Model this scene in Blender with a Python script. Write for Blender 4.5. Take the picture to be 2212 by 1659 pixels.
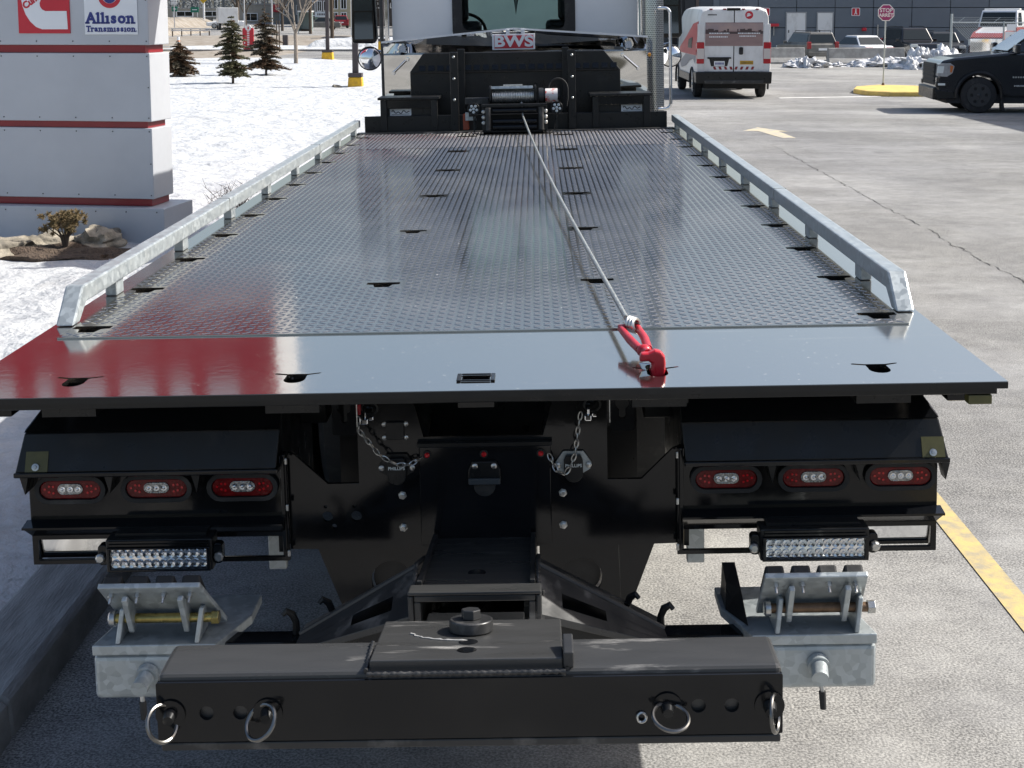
import bpy, bmesh, math, random
import numpy as np
from mathutils import Vector, Matrix, Euler
R = math.radians
random.seed(7)
scene = bpy.context.scene
for _o in list(bpy.data.objects):
    bpy.data.objects.remove(_o)
COL = scene.collection

# ------------------------------------------------------------------ camera
CAM_H = 2.2
cam_d = bpy.data.cameras.new('camera')
cam = bpy.data.objects.new('camera', cam_d); COL.objects.link(cam)
cam_d.sensor_fit = 'HORIZONTAL'; cam_d.sensor_width = 36.0
cam_d.lens = 3113.3 / 2212.0 * 36.0
cam_d.shift_x = (1106.0 - 1136.6) / 2212.0
cam_d.shift_y = (420.1 - 829.5) / 2212.0
cam_d.clip_start = 0.05; cam_d.clip_end = 3000.0
cam.location = (0.1539, -3.405, CAM_H)
_f = Vector((-math.sin(.0065)*math.cos(.1233), math.cos(.0065)*math.cos(.1233), -math.sin(.1233)))
_q = _f.to_track_quat('-Z', 'Y')
cam.rotation_euler = (_q.to_matrix() @ Matrix.Rotation(-.0014, 3, 'Z')).to_euler()
scene.camera = cam

# ------------------------------------------------------------------ sky, sun, exposure
SUN = Vector((1.06, .25, 1.0)).normalized()
world = bpy.data.worlds.new('World'); scene.world = world; world.use_nodes = True
wn = world.node_tree.nodes; wl = world.node_tree.links
for n in list(wn): wn.remove(n)
w_out = wn.new('ShaderNodeOutputWorld'); w_bg = wn.new('ShaderNodeBackground')
w_sky = wn.new('ShaderNodeTexSky'); w_sky.sky_type = 'NISHITA'; w_sky.sun_disc = False
w_sky.sun_elevation = math.asin(SUN.z); w_sky.sun_rotation = math.atan2(SUN.x, SUN.y)
w_sky.air_density = 1.0; w_sky.dust_density = 3.2; w_sky.ozone_density = 1.0
w_bg.inputs['Strength'].default_value = 0.125
wl.new(w_sky.outputs[0], w_bg.inputs[0]); wl.new(w_bg.outputs[0], w_out.inputs[0])
sun_d = bpy.data.lights.new('sun', 'SUN'); sun_d.energy = 5.0; sun_d.angle = R(.53); sun_d.color = (1.0, .965, .905)
sun = bpy.data.objects.new('sun', sun_d); COL.objects.link(sun)
sun.rotation_euler = (-SUN).to_track_quat('-Z', 'Y').to_euler(); sun.location = (30, 10, 40)
vs = scene.view_settings
vs.view_transform = 'Standard'; vs.look = 'None'; vs.gamma = 1.0; vs.use_curve_mapping = False
vs.exposure = 0.45
scene.render.engine = 'CYCLES'
cy = scene.cycles
cy.use_denoising = True
cy.max_bounces = 10; cy.diffuse_bounces = 3; cy.glossy_bounces = 5; cy.transmission_bounces = 8; cy.transparent_max_bounces = 12
cy.caustics_reflective = False; cy.caustics_refractive = False; cy.sample_clamp_indirect = 6.0

# ------------------------------------------------------------------ materials
def mat(name, col, rough=.5, metal=0., var=0., vscale=6., col2=None, lo=.35, hi=.65, rvar=0., rscale=14., bump=0., bscale=60.,
        spec=None, coat=0., trans=0., ior=None, emit=None, aniso=None, det=6., bdist=.01, bdet=4.):
    m = bpy.data.materials.new(name); m.use_nodes = True
    nt = m.node_tree; N = nt.nodes; L = nt.links; b = N['Principled BSDF']
    def S(k, v):
        if k in b.inputs: b.inputs[k].default_value = v
    S('Base Color', (*col, 1)); S('Roughness', rough); S('Metallic', metal)
    if spec is not None: S('Specular IOR Level', spec)
    if coat: S('Coat Weight', coat); S('Coat Roughness', .06)
    if trans: S('Transmission Weight', trans)
    if ior: S('IOR', ior)
    if emit: S('Emission Color', (*emit[0], 1)); S('Emission Strength', emit[1])
    if var or col2 or rvar or bump:
        tc = N.new('ShaderNodeTexCoord'); mp = N.new('ShaderNodeMapping'); L.new(tc.outputs['Object'], mp.inputs[0])
        if aniso: mp.inputs['Scale'].default_value = aniso
        vec = mp.outputs[0]
    if var or col2:
        n = N.new('ShaderNodeTexNoise'); n.inputs['Scale'].default_value = vscale; n.inputs['Detail'].default_value = det; n.inputs['Roughness'].default_value = .62
        L.new(vec, n.inputs['Vector'])
        r = N.new('ShaderNodeValToRGB'); r.color_ramp.elements[0].position = lo; r.color_ramp.elements[1].position = hi
        c2 = col2 if col2 else tuple(c*(1-var) for c in col)
        r.color_ramp.elements[0].color = (*col, 1); r.color_ramp.elements[1].color = (*c2, 1)
        L.new(n.outputs[0], r.inputs[0]); L.new(r.outputs[0], b.inputs['Base Color'])
    if rvar:
        n = N.new('ShaderNodeTexNoise'); n.inputs['Scale'].default_value = rscale; n.inputs['Detail'].default_value = 5
        L.new(vec, n.inputs['Vector'])
        mr = N.new('ShaderNodeMapRange'); mr.inputs[1].default_value = .3; mr.inputs[2].default_value = .7
        mr.inputs[3].default_value = max(.01, rough-rvar); mr.inputs[4].default_value = rough+rvar
        L.new(n.outputs[0], mr.inputs[0]); L.new(mr.outputs[0], b.inputs['Roughness'])
    if bump:
        n = N.new('ShaderNodeTexNoise'); n.inputs['Scale'].default_value = bscale; n.inputs['Detail'].default_value = bdet
        L.new(vec, n.inputs['Vector'])
        bp = N.new('ShaderNodeBump'); bp.inputs['Strength'].default_value = bump; bp.inputs['Distance'].default_value = bdist
        L.new(n.outputs[0], bp.inputs['Height']); L.new(bp.outputs[0], b.inputs['Normal'])
    return m

def mix_node(N, L, fac, a, b):
    n = N.new('ShaderNodeMix'); n.data_type = 'RGBA'
    L.new(fac, n.inputs[0])
    for s, v in ((6, a), (7, b)):
        if isinstance(v, tuple): n.inputs[s].default_value = (*v, 1)
        else: L.new(v, n.inputs[s])
    return n.outputs[2]

def noise_ramp(N, L, vec, scale, lo, hi, det=6., aniso=None, rough=.6, seed=0.):
    mp = N.new('ShaderNodeMapping'); L.new(vec, mp.inputs[0])
    if aniso: mp.inputs['Scale'].default_value = aniso
    mp.inputs['Location'].default_value = (seed, seed*.7, seed*.3)
    n = N.new('ShaderNodeTexNoise'); n.inputs['Scale'].default_value = scale; n.inputs['Detail'].default_value = det; n.inputs['Roughness'].default_value = rough
    L.new(mp.outputs[0], n.inputs['Vector'])
    r = N.new('ShaderNodeMapRange'); r.inputs[1].default_value = lo; r.inputs[2].default_value = hi
    L.new(n.outputs[0], r.inputs[0])
    return r.outputs[0]

def asphalt_material():
    m = bpy.data.materials.new('asphalt'); m.use_nodes = True
    nt = m.node_tree; N = nt.nodes; L = nt.links; b = N['Principled BSDF']
    tc = N.new('ShaderNodeTexCoord'); v = tc.outputs['Object']
    fine = noise_ramp(N, L, v, 115., .39, .61, 2., rough=.6)
    grit = noise_ramp(N, L, v, 30., .38, .62, 5., rough=.7, seed=3.)
    c = mix_node(N, L, fine, (.050, .050, .049), (.42, .412, .395))
    c2 = mix_node(N, L, grit, (.112, .111, .108), (.285, .28, .27))
    half = N.new('ShaderNodeMix'); half.data_type = 'RGBA'; half.inputs[0].default_value = .30
    L.new(c, half.inputs[6]); L.new(c2, half.inputs[7]); c = half.outputs[2]
    # salt film left in patches on the lot, thicker further out, and darker damp traffic lanes
    salt = noise_ramp(N, L, v, .30, .44, .72, 10., aniso=(.8, 1.5, 1), seed=11., rough=.72)
    sm = N.new('ShaderNodeMath'); sm.operation = 'MULTIPLY'; sm.inputs[1].default_value = .75; L.new(salt, sm.inputs[0])
    c = mix_node(N, L, sm.outputs[0], c, (.45, .447, .44))
    n1 = N.new('ShaderNodeMix'); n1.data_type = 'RGBA'; n1.blend_type = 'MULTIPLY'; n1.inputs[0].default_value = 1.
    lane = noise_ramp(N, L, v, .22, .36, .60, 8., aniso=(1, .45, 1), seed=23., rough=.66)
    lc = mix_node(N, L, lane, (.78, .78, .79), (1.04, 1.03, 1.0))
    L.new(c, n1.inputs[6]); L.new(lc, n1.inputs[7])
    mid = noise_ramp(N, L, v, 5.5, .36, .64, 7., seed=41., rough=.75)
    m5 = mix_node(N, L, mid, (.85, .85, .855), (1.12, 1.12, 1.11))
    n2 = N.new('ShaderNodeMix'); n2.data_type = 'RGBA'; n2.blend_type = 'MULTIPLY'; n2.inputs[0].default_value = 1.
    L.new(n1.outputs[2], n2.inputs[6]); L.new(m5, n2.inputs[7]); n1 = n2
    spot = noise_ramp(N, L, v, 1.7, .66, .76, 4., seed=31., rough=.5)
    sp2 = N.new('ShaderNodeMath'); sp2.operation = 'MULTIPLY'; sp2.inputs[1].default_value = .45; L.new(spot, sp2.inputs[0])
    c = mix_node(N, L, sp2.outputs[0], n1.outputs[2], (.07, .068, .065))
    L.new(c, b.inputs['Base Color'])
    b.inputs['Roughness'].default_value = .85; b.inputs['Specular IOR Level'].default_value = .3
    bn = N.new('ShaderNodeTexNoise'); bn.inputs['Scale'].default_value = 95.; bn.inputs['Detail'].default_value = 3.
    L.new(v, bn.inputs['Vector'])
    bp = N.new('ShaderNodeBump'); bp.inputs['Strength'].default_value = .55; bp.inputs['Distance'].default_value = .006
    L.new(bn.outputs[0], bp.inputs['Height']); L.new(bp.outputs[0], b.inputs['Normal'])
    return m

def snow_material():
    m = bpy.data.materials.new('snow'); m.use_nodes = True
    nt = m.node_tree; N = nt.nodes; L = nt.links; b = N['Principled BSDF']
    tc = N.new('ShaderNodeTexCoord'); v = tc.outputs['Object']
    dirt = noise_ramp(N, L, v, .9, .60, .80, 9., aniso=(1, .55, 1), seed=5., rough=.7)
    c = mix_node(N, L, dirt, (.51, .522, .53), (.34, .33, .315))
    melt = noise_ramp(N, L, v, .55, .60, .70, 8., aniso=(1, 1.6, 1), seed=17., rough=.66)
    mm = N.new('ShaderNodeMath'); mm.operation = 'MULTIPLY'; mm.inputs[1].default_value = .55; L.new(melt, mm.inputs[0])
    c = mix_node(N, L, mm.outputs[0], c, (.40, .40, .40))
    sp = noise_ramp(N, L, v, 26., .70, .76, 3., seed=9.)
    c = mix_node(N, L, sp, c, (.42, .38, .33))
    sx = N.new('ShaderNodeSeparateXYZ'); L.new(v, sx.inputs[0])
    kr = N.new('ShaderNodeMapRange'); kr.inputs[1].default_value = -3.1; kr.inputs[2].default_value = -1.75; L.new(sx.outputs[0], kr.inputs[0])
    kn = noise_ramp(N, L, v, 3.2, .40, .62, 10., seed=27., rough=.75)
    km = N.new('ShaderNodeMath'); km.operation = 'MULTIPLY'; L.new(kr.outputs[0], km.inputs[0]); L.new(kn, km.inputs[1])
    c = mix_node(N, L, km.outputs[0], c, (.33, .325, .32))
    L.new(c, b.inputs['Base Color']); b.inputs['Roughness'].default_value = .6
    h1 = N.new('ShaderNodeTexNoise'); h1.inputs['Scale'].default_value = 2.6; h1.inputs['Detail'].default_value = 7.; h1.inputs['Roughness'].default_value = .55
    L.new(v, h1.inputs['Vector'])
    bp = N.new('ShaderNodeBump'); bp.inputs['Strength'].default_value = .95; bp.inputs['Distance'].default_value = .16
    L.new(h1.outputs[0], bp.inputs['Height']); L.new(bp.outputs[0], b.inputs['Normal'])
    return m

def galvanised_material():
    m = bpy.data.materials.new('galvanised_steel'); m.use_nodes = True
    nt = m.node_tree; N = nt.nodes; L = nt.links; b = N['Principled BSDF']
    tc = N.new('ShaderNodeTexCoord'); v = tc.outputs['Object']
    vo = N.new('ShaderNodeTexVoronoi'); vo.inputs['Scale'].default_value = 55.; vo.inputs['Randomness'].default_value = 1.
    L.new(v, vo.inputs['Vector'])
    bw = N.new('ShaderNodeRGBToBW'); L.new(vo.outputs['Color'], bw.inputs[0])
    c = mix_node(N, L, bw.outputs[0], (.30, .335, .345), (.52, .565, .575))
    st = noise_ramp(N, L, v, 9., .45, .72, 6., seed=2.)
    c = mix_node(N, L, st, c, (.40, .43, .43))
    L.new(c, b.inputs['Base Color']); b.inputs['Metallic'].default_value = .45
    mr = N.new('ShaderNodeMapRange'); mr.inputs[3].default_value = .28; mr.inputs[4].default_value = .52
    L.new(bw.outputs[0], mr.inputs[0]); L.new(mr.outputs[0], b.inputs['Roughness'])
    bp = N.new('ShaderNodeBump'); bp.inputs['Strength'].default_value = .12; bp.inputs['Distance'].default_value = .003
    L.new(st, bp.inputs['Height']); L.new(bp.outputs[0], b.inputs['Normal'])
    return m

def deck_material(name, rough, dusty, bump=.0, ior=3.2, coat=0., rr=.16):
    m = bpy.data.materials.new(name); m.use_nodes = True
    nt = m.node_tree; N = nt.nodes; L = nt.links; b = N['Principled BSDF']
    tc = N.new('ShaderNodeTexCoord'); v = tc.outputs['Object']
    d1 = noise_ramp(N, L, v, 2.6, .42, .78, 9., seed=4., rough=.68, aniso=(1, .5, 1))
    ds = N.new('ShaderNodeMath'); ds.operation = 'MULTIPLY'; ds.inputs[1].default_value = dusty; L.new(d1, ds.inputs[0])
    c = mix_node(N, L, ds.outputs[0], (.012, .0125, .0135), (.24, .24, .23))
    spk = noise_ramp(N, L, v, 75., .765, .78, 1., seed=8.)
    c = mix_node(N, L, spk, c, (.55, .55, .54))
    scr = noise_ramp(N, L, v, 9., .70, .712, 3., seed=14., aniso=(.18, 3.4, 1), rough=.55)
    s2 = N.new('ShaderNodeMath'); s2.operation = 'MULTIPLY'; s2.inputs[1].default_value = .35; L.new(scr, s2.inputs[0])
    c = mix_node(N, L, s2.outputs[0], c, (.30, .30, .29))
    L.new(c, b.inputs['Base Color'])
    mr = N.new('ShaderNodeMapRange'); mr.inputs[3].default_value = rough; mr.inputs[4].default_value = rough+rr
    L.new(d1, mr.inputs[0]); L.new(mr.outputs[0], b.inputs['Roughness'])
    b.inputs['IOR'].default_value = ior; b.inputs['Specular Tint'].default_value = (1., .95, .875, 1)
    b.inputs['Coat Weight'].default_value = coat; b.inputs['Coat IOR'].default_value = 2.6; b.inputs['Coat Roughness'].default_value = rough; b.inputs['Coat Tint'].default_value = (1., .945, .865, 1)
    n = N.new('ShaderNodeTexNoise'); n.inputs['Scale'].default_value = 38.; n.inputs['Detail'].default_value = 2.
    L.new(v, n.inputs['Vector'])
    bp = N.new('ShaderNodeBump'); bp.inputs['Strength'].default_value = .05 + bump; bp.inputs['Distance'].default_value = .002
    L.new(n.outputs[0], bp.inputs['Height']); L.new(bp.outputs[0], b.inputs['Normal'])
    return m

def perforated_material():
    m = bpy.data.materials.new('perforated_stainless'); m.use_nodes = True
    nt = m.node_tree; N = nt.nodes; L = nt.links; b = N['Principled BSDF']
    tc = N.new('ShaderNodeTexCoord')
    sp = N.new('ShaderNodeSeparateXYZ'); L.new(tc.outputs['Object'], sp.inputs[0])
    at = N.new('ShaderNodeMath'); at.operation = 'ARCTAN2'; L.new(sp.outputs[1], at.inputs[0]); L.new(sp.outputs[0], at.inputs[1])
    def M(op, a, bb):
        n = N.new('ShaderNodeMath'); n.operation = op
        for i, x in enumerate((a, bb)):
            if x is None: continue
            if isinstance(x, (int, float)): n.inputs[i].default_value = x
            else: L.new(x, n.inputs[i])
        return n.outputs[0]
    u = M('MULTIPLY', at.outputs[0], 36/6.2832); w = M('MULTIPLY', sp.outputs[2], 62.)
    row = M('MODULO', M('FLOOR', w, None), 2.); u = M('ADD', u, M('MULTIPLY', row, .5))
    fu = M('SUBTRACT', M('FRACT', M('ADD', u, 200.), None), .5); fw = M('SUBTRACT', M('FRACT', w, None), .5)
    d = M('SQRT', M('ADD', M('MULTIPLY', fu, fu), M('MULTIPLY', fw, fw)), None)
    hole = M('LESS_THAN', d, .33)
    c = mix_node(N, L, hole, (.62, .61, .58), (.01, .01, .01)); L.new(c, b.inputs['Base Color'])
    inv = M('SUBTRACT', 1., hole); L.new(inv, b.inputs['Metallic']); b.inputs['Roughness'].default_value = .22
    return m

MT = {}
MT['asphalt'] = asphalt_material(); MT['snow'] = snow_material(); MT['galv'] = galvanised_material()
MT['deck'] = deck_material('deck_paint', .085, .07, .10, 7., 1., .10); MT['tread'] = deck_material('tread_paint', .11, .30, .05, 4.4, .55, .13)
MT['perf'] = perforated_material()
MT['black'] = mat('black_gloss_paint', (.0055, .006, .007), .11, rvar=.05, rscale=5, bump=.05, bscale=40, bdist=.002, spec=.36, col2=(.016, .0155, .015), vscale=3.5, lo=.52, hi=.9, det=9)
MT['blacks'] = mat('black_satin_paint', (.010, .0105, .011), .34, spec=.36, col2=(.034, .033, .031), vscale=5, lo=.55, hi=.85, rvar=.1, bump=.06, bscale=90, bdist=.002)
MT['worn'] = mat('worn_black_paint', (.026, .0265, .027), .42, col2=(.22, .21, .195), vscale=7, lo=.56, hi=.80, rvar=.12, bump=.12, bscale=60, det=9, bdist=.002)
MT['scuff'] = mat('scuffed_black_steel', (.042, .0425, .042), .36, col2=(.34, .33, .31), vscale=9, lo=.60, hi=.74, rvar=.12, bump=.12, bscale=60, det=10, bdist=.002, aniso=(.35, 1.6, 1))
MT['rubber'] = mat('rubber', (.018, .018, .018), .75, col2=(.055, .053, .05), vscale=14, lo=.5, hi=.8, bump=.25, bscale=80, bdist=.004)
MT['tyre'] = mat('tyre_rubber', (.022, .022, .023), .8, col2=(.075, .072, .067), vscale=9, lo=.5, hi=.85, bump=.15, bscale=60)
MT['chrome'] = mat('polished_chrome', (.78, .79, .80), .05, 1., rvar=.03, bump=.02, bscale=4)
MT['mirror'] = mat('polished_stainless', (.74, .73, .70), .03, 1., bump=.35, bscale=1.6, bdist=.06, bdet=1.)
MT['mirrorw'] = mat('wavy_stainless', (.70, .69, .66), .03, 1., bump=.7, bscale=2.4, bdist=.07, bdet=2., aniso=(1, 1, .55))
MT['steel'] = mat('bolt_steel', (.60, .60, .58), .32, .9, var=.3, vscale=60, rvar=.1)
MT['zincy'] = mat('yellow_zinc', (.50, .40, .14), .3, .9, var=.4, vscale=30, rvar=.1)
MT['rusty'] = mat('rusty_pin_steel', (.22, .14, .085), .5, .6, var=.5, vscale=30)
MT['red'] = mat('red_powdercoat', (.55, .022, .035), .30, bump=.06, bscale=90, var=.25, vscale=9, rvar=.08, bdist=.002)
MT['lens'] = mat('red_lens', (.17, .004, .006), .16, spec=.3, bump=.35, bscale=160, bdist=.003, var=.5, vscale=60)
MT['lensdot'] = mat('bright_red_led', (.55, .01, .015), .15)
MT['clear'] = mat('clear_lens_reflector', (.42, .42, .41), .10, .75, bump=.8, bscale=110, bdist=.006, var=.6, vscale=90)
MT['led'] = mat('led_reflector', (.56, .58, .61), .07, .95, bump=.3, bscale=90, bdist=.004)
MT['leddot'] = mat('led_emitter', (.78, .76, .62), .3)
MT['lampglass'] = mat('lamp_lens', (.72, .76, .74), .25)
MT['white'] = mat('white_paint', (.78, .79, .80), .22, coat=.3, var=.06, vscale=2)
MT['vwhite'] = mat('dirty_white_paint', (.74, .74, .73), .3, col2=(.46, .44, .41), vscale=1.6, lo=.5, hi=.85, aniso=(1, 1, .6), coat=.2)
MT['signwhite'] = mat('white_sign_face', (.80, .81, .82), .35)
MT['signred'] = mat('red_sign_face', (.58, .022, .040), .35, var=.1, vscale=2)
MT['darkred'] = mat('dark_red_band', (.26, .014, .020), .35, var=.15, vscale=3)
MT['blue'] = mat('navy_sign_ink', (.022, .035, .20), .4)
MT['silver'] = mat('silver_cladding', (.50, .515, .54), .42, .05, var=.10, vscale=1.2, rvar=.08, bump=.02, bscale=3)
MT['glass'] = mat('dark_glass', (.010, .013, .015), .03, coat=.5)
MT['glassv'] = mat('car_window_glass', (.022, .028, .03), .03, spec=.4)
MT['pane'] = mat('clear_glass', (.86, .95, .92), .0, trans=1., ior=1.05)
MT['interior'] = mat('cab_interior', (.018, .019, .021), .7)
MT['olive'] = mat('olive_reflector', (.10, .095, .032), .45, var=.2, vscale=40)
MT['concrete'] = mat('concrete', (.38, .375, .36), .85, col2=(.24, .235, .225), vscale=3, bump=.2, bscale=60)
MT['curb'] = mat('kerb_concrete', (.30, .295, .285), .9, col2=(.17, .165, .16), vscale=5, bump=.5, bscale=30, bdist=.012, aniso=(4, .6, 1))
MT['yellow'] = mat('yellow_line_paint', (.56, .43, .17), .8, col2=(.33, .29, .21), vscale=11, lo=.40, hi=.66, det=10, bump=.3, bscale=90, bdist=.004)
MT['yellowb'] = mat('yellow_base_paint', (.72, .42, .012), .55, col2=(.50, .28, .02), vscale=8)
MT['pole'] = mat('brown_pole_paint', (.060, .048, .050), .5, var=.2, vscale=4)
MT['wood'] = mat('utility_pole_wood', (.10, .075, .055), .85, var=.4, vscale=6, aniso=(4, 4, .3))
MT['bark'] = mat('bark', (.085, .065, .05), .9, var=.4, vscale=12, bump=.4, bscale=30)
MT['barklight'] = mat('pale_bark', (.30, .255, .21), .9, var=.3, vscale=12)
MT['rock'] = mat('limestone_boulder', (.42, .37, .29), .9, col2=(.13, .115, .09), vscale=5, bump=.7, bscale=12, bdist=.05, det=10)
MT['mulch'] = mat('mulch', (.065, .045, .032), .95, col2=(.14, .10, .07), vscale=26, bump=1., bscale=45, bdist=.03)
MT['dirt'] = mat('dirt_verge', (.20, .165, .125), .95, col2=(.32, .29, .25), vscale=1.2, bump=.6, bscale=8, bdist=.05)

# ------------------------------------------------------------------ mesh helpers
class MB:
    def __init__(s): s.v = []; s.f = []
    def add(s, V, F):
        o = len(s.v); s.v.extend([tuple(p) for p in V]); s.f.extend([tuple(i+o for i in q) for q in F]); return s
    def box(s, x0, x1, y0, y1, z0, z1, mtx=None):
        V = [(x, y, z) for x in (x0, x1) for y in (y0, y1) for z in (z0, z1)]
        if mtx is not None: V = [mtx @ Vector(p) for p in V]
        return s.add(V, [(0, 1, 3, 2), (4, 6, 7, 5), (0, 4, 5, 1), (2, 3, 7, 6), (0, 2, 6, 4), (1, 5, 7, 3)])
    def cbox(s, c, d, rot=None):
        m = Matrix.Translation(c)
        if rot is not None: m = m @ Euler(rot).to_matrix().to_4x4()
        return s.box(-d[0]/2, d[0]/2, -d[1]/2, d[1]/2, -d[2]/2, d[2]/2, m)
    def prism(s, pts, ax, a, b):
        mk = {'x': lambda p, t: (t, p[0], p[1]), 'y': lambda p, t: (p[0], t, p[1]), 'z': lambda p, t: (p[0], p[1], t)}[ax]
        n = len(pts); V = [mk(p, a) for p in pts] + [mk(p, b) for p in pts]
        F = [tuple(range(n)), tuple(range(2*n-1, n-1, -1))] + [(i, (i+1) % n, n+(i+1) % n, n+i) for i in range(n)]
        return s.add(V, F)
    def hull2(s, A, B):
        n = len(A); return s.add(list(A)+list(B), [tuple(range(n)), tuple(range(2*n-1, n-1, -1))] + [(i, (i+1) % n, n+(i+1) % n, n+i) for i in range(n)])
    def cyl(s, p0, p1, r0, r1=None, seg=14, cap=True):
        p0 = Vector(p0); p1 = Vector(p1); r1 = r0 if r1 is None else r1
        d = (p1-p0); d = d.normalized() if d.length > 1e-9 else Vector((0, 0, 1))
        a = d.orthogonal().normalized(); b = d.cross(a)
        V = []
        for p, r in ((p0, r0), (p1, r1)):
            for i in range(seg):
                t = 2*math.pi*i/seg; V.append(p + (a*math.cos(t)+b*math.sin(t))*r)
        F = [(i, (i+1) % seg, seg+(i+1) % seg, seg+i) for i in range(seg)]
        if cap: F += [tuple(range(seg-1, -1, -1)), tuple(range(seg, 2*seg))]
        return s.add(V, F)
    def tube(s, path, r, seg=8, closed=False, cap=True):
        P = [Vector(p) for p in path]; n = len(P)
        rr = r if isinstance(r, (list, tuple)) else [r]*n
        V = []; prev = None
        for i in range(n):
            if closed: d = P[(i+1) % n]-P[i-1]
            else: d = P[min(i+1, n-1)]-P[max(i-1, 0)]
            d.normalize()
            if prev is None: a = d.orthogonal().normalized()
            else:
                a = prev - d*prev.dot(d); a = a.normalized() if a.length > 1e-6 else d.orthogonal().normalized()
            prev = a; b = d.cross(a)
            for k in range(seg):
                t = 2*math.pi*k/seg; V.append(P[i]+(a*math.cos(t)+b*math.sin(t))*rr[i])
        F = []
        m = n if closed else n-1
        for i in range(m):
            j = (i+1) % n
            for k in range(seg): F.append((i*seg+k, i*seg+(k+1) % seg, j*seg+(k+1) % seg, j*seg+k))
        if not closed and cap: F += [tuple(range(seg-1, -1, -1)), tuple(range((n-1)*seg, n*seg))]
        return s.add(V, F)
    def torus(s, c, axis, Rr, r, seg=24, rs=8):
        c = Vector(c); ax = Vector(axis).normalized(); a = ax.orthogonal().normalized(); b = ax.cross(a)
        return s.tube([c+(a*math.cos(2*math.pi*i/seg)+b*math.sin(2*math.pi*i/seg))*Rr for i in range(seg)], r, rs, True)
    def ball(s, c, r, seg=12, rings=8):
        r = r if isinstance(r, (tuple, list)) else (r, r, r)
        V = [(c[0], c[1], c[2]-r[2])]
        for j in range(1, rings):
            t = math.pi*j/rings
            for i in range(seg):
                p = 2*math.pi*i/seg
                V.append((c[0]+r[0]*math.sin(t)*math.cos(p), c[1]+r[1]*math.sin(t)*math.sin(p), c[2]-r[2]*math.cos(t)))
        V.append((c[0], c[1], c[2]+r[2])); F = []
        for i in range(seg): F.append((0, 1+(i+1) % seg, 1+i))
        for j in range(rings-2):
            for i in range(seg):
                a = 1+j*seg; F.append((a+i, a+(i+1) % seg, a+seg+(i+1) % seg, a+seg+i))
        e = len(V)-1; a = 1+(rings-2)*seg
        for i in range(seg): F.append((a+i, a+(i+1) % seg, e))
        return s.add(V, F)
    def lathe(s, prof, c, axis, seg=24):
        c = Vector(c); ax = Vector(axis).normalized(); a = ax.orthogonal().normalized(); b = ax.cross(a); n = len(prof)
        V = []
        for (h, r) in prof:
            for i in range(seg):
                t = 2*math.pi*i/seg; V.append(c+ax*h+(a*math.cos(t)+b*math.sin(t))*max(r, 1e-4))
        F = [(j*seg+i, j*seg+(i+1) % seg, (j+1)*seg+(i+1) % seg, (j+1)*seg+i) for j in range(n-1) for i in range(seg)]
        F += [tuple(range(seg-1, -1, -1)), tuple(range((n-1)*seg, n*seg))]
        return s.add(V, F)
    def build(s, name, m, parent=None, bev=0., smooth=False, ang=35, recalc=True, seg=2, loc=None, rot=None):
        me = bpy.data.meshes.new(name); me.from_pydata(s.v, [], s.f)
        if recalc:
            bm = bmesh.new(); bm.from_mesh(me); bmesh.ops.recalc_face_normals(bm, faces=bm.faces); bm.to_mesh(me); bm.free()
        return obj(name, me, m, parent, bev, smooth, ang, seg, loc, rot)

def obj(name, me, m, parent=None, bev=0., smooth=False, ang=35, seg=2, loc=None, rot=None):
    if isinstance(m, str): m = MT[m]
    if m is not None and not me.materials: me.materials.append(m)
    if smooth:
        me.polygons.foreach_set('use_smooth', [True]*len(me.polygons))
        try: me.set_sharp_from_angle(angle=R(ang))
        except Exception: pass
    me.update()
    o = bpy.data.objects.new(name, me); COL.objects.link(o)
    if parent is not None: o.parent = parent
    if loc is not None: o.location = loc
    if rot is not None: o.rotation_euler = rot
    if bev:
        b = o.modifiers.new('bevel', 'BEVEL'); b.width = bev; b.segments = seg; b.limit_method = 'ANGLE'; b.angle_limit = R(40)
        b.harden_normals = False
    return o

def tag(o, label, cat, group=None):
    o['label'] = label; o['category'] = cat
    if group: o['group'] = group
    return o
def thing(name, label, cat, loc=(0, 0, 0), rotz=0., group=None):
    o = bpy.data.objects.new(name, None); COL.objects.link(o); o.location = loc; o.rotation_euler = (0, 0, rotz)
    o.empty_display_size = .2
    return tag(o, label, cat, group)
def struct(o, kind='structure'):
    o['kind'] = kind; return o
def copy_tree(o, parent=None):
    c = o.copy(); COL.objects.link(c); c.parent = parent
    for ch in list(o.children): copy_tree(ch, c)
    return c

def curve_mesh(name, loops, thick):
    cu = bpy.data.curves.new(name, 'CURVE'); cu.dimensions = '2D'; cu.fill_mode = 'BOTH'; cu.extrude = thick/2
    for lp in loops:
        sp = cu.splines.new('POLY'); sp.points.add(len(lp)-1)
        for p, q in zip(sp.points, lp): p.co = (q[0], q[1], 0, 1)
        sp.use_cyclic_u = True
    o = bpy.data.objects.new(name, cu); COL.objects.link(o)
    dg = bpy.context.evaluated_depsgraph_get(); dg.update()
    me = bpy.data.meshes.new_from_object(o.evaluated_get(dg)); me.name = name
    bpy.data.objects.remove(o); bpy.data.curves.remove(cu)
    me.materials.clear()
    return me
def weld(me, d=1e-4):
    bm = bmesh.new(); bm.from_mesh(me); bmesh.ops.remove_doubles(bm, verts=bm.verts, dist=d)
    bmesh.ops.recalc_face_normals(bm, faces=bm.faces); bm.to_mesh(me); bm.free()
def plate(name, outer, holes, ax, a, b, m, parent=None, bev=0.):
    """flat plate with real holes; ax = normal axis, between a and b"""
    me = curve_mesh(name, [outer]+list(holes), abs(b-a)); mid = (a+b)/2
    for v in me.vertices:
        x, y, z = v.co
        v.co = {'z': (x, y, mid+z), 'y': (x, mid+z, y), 'x': (mid+z, x, y)}[ax]
    weld(me)
    return obj(name, me, m, parent, bev)
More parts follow.
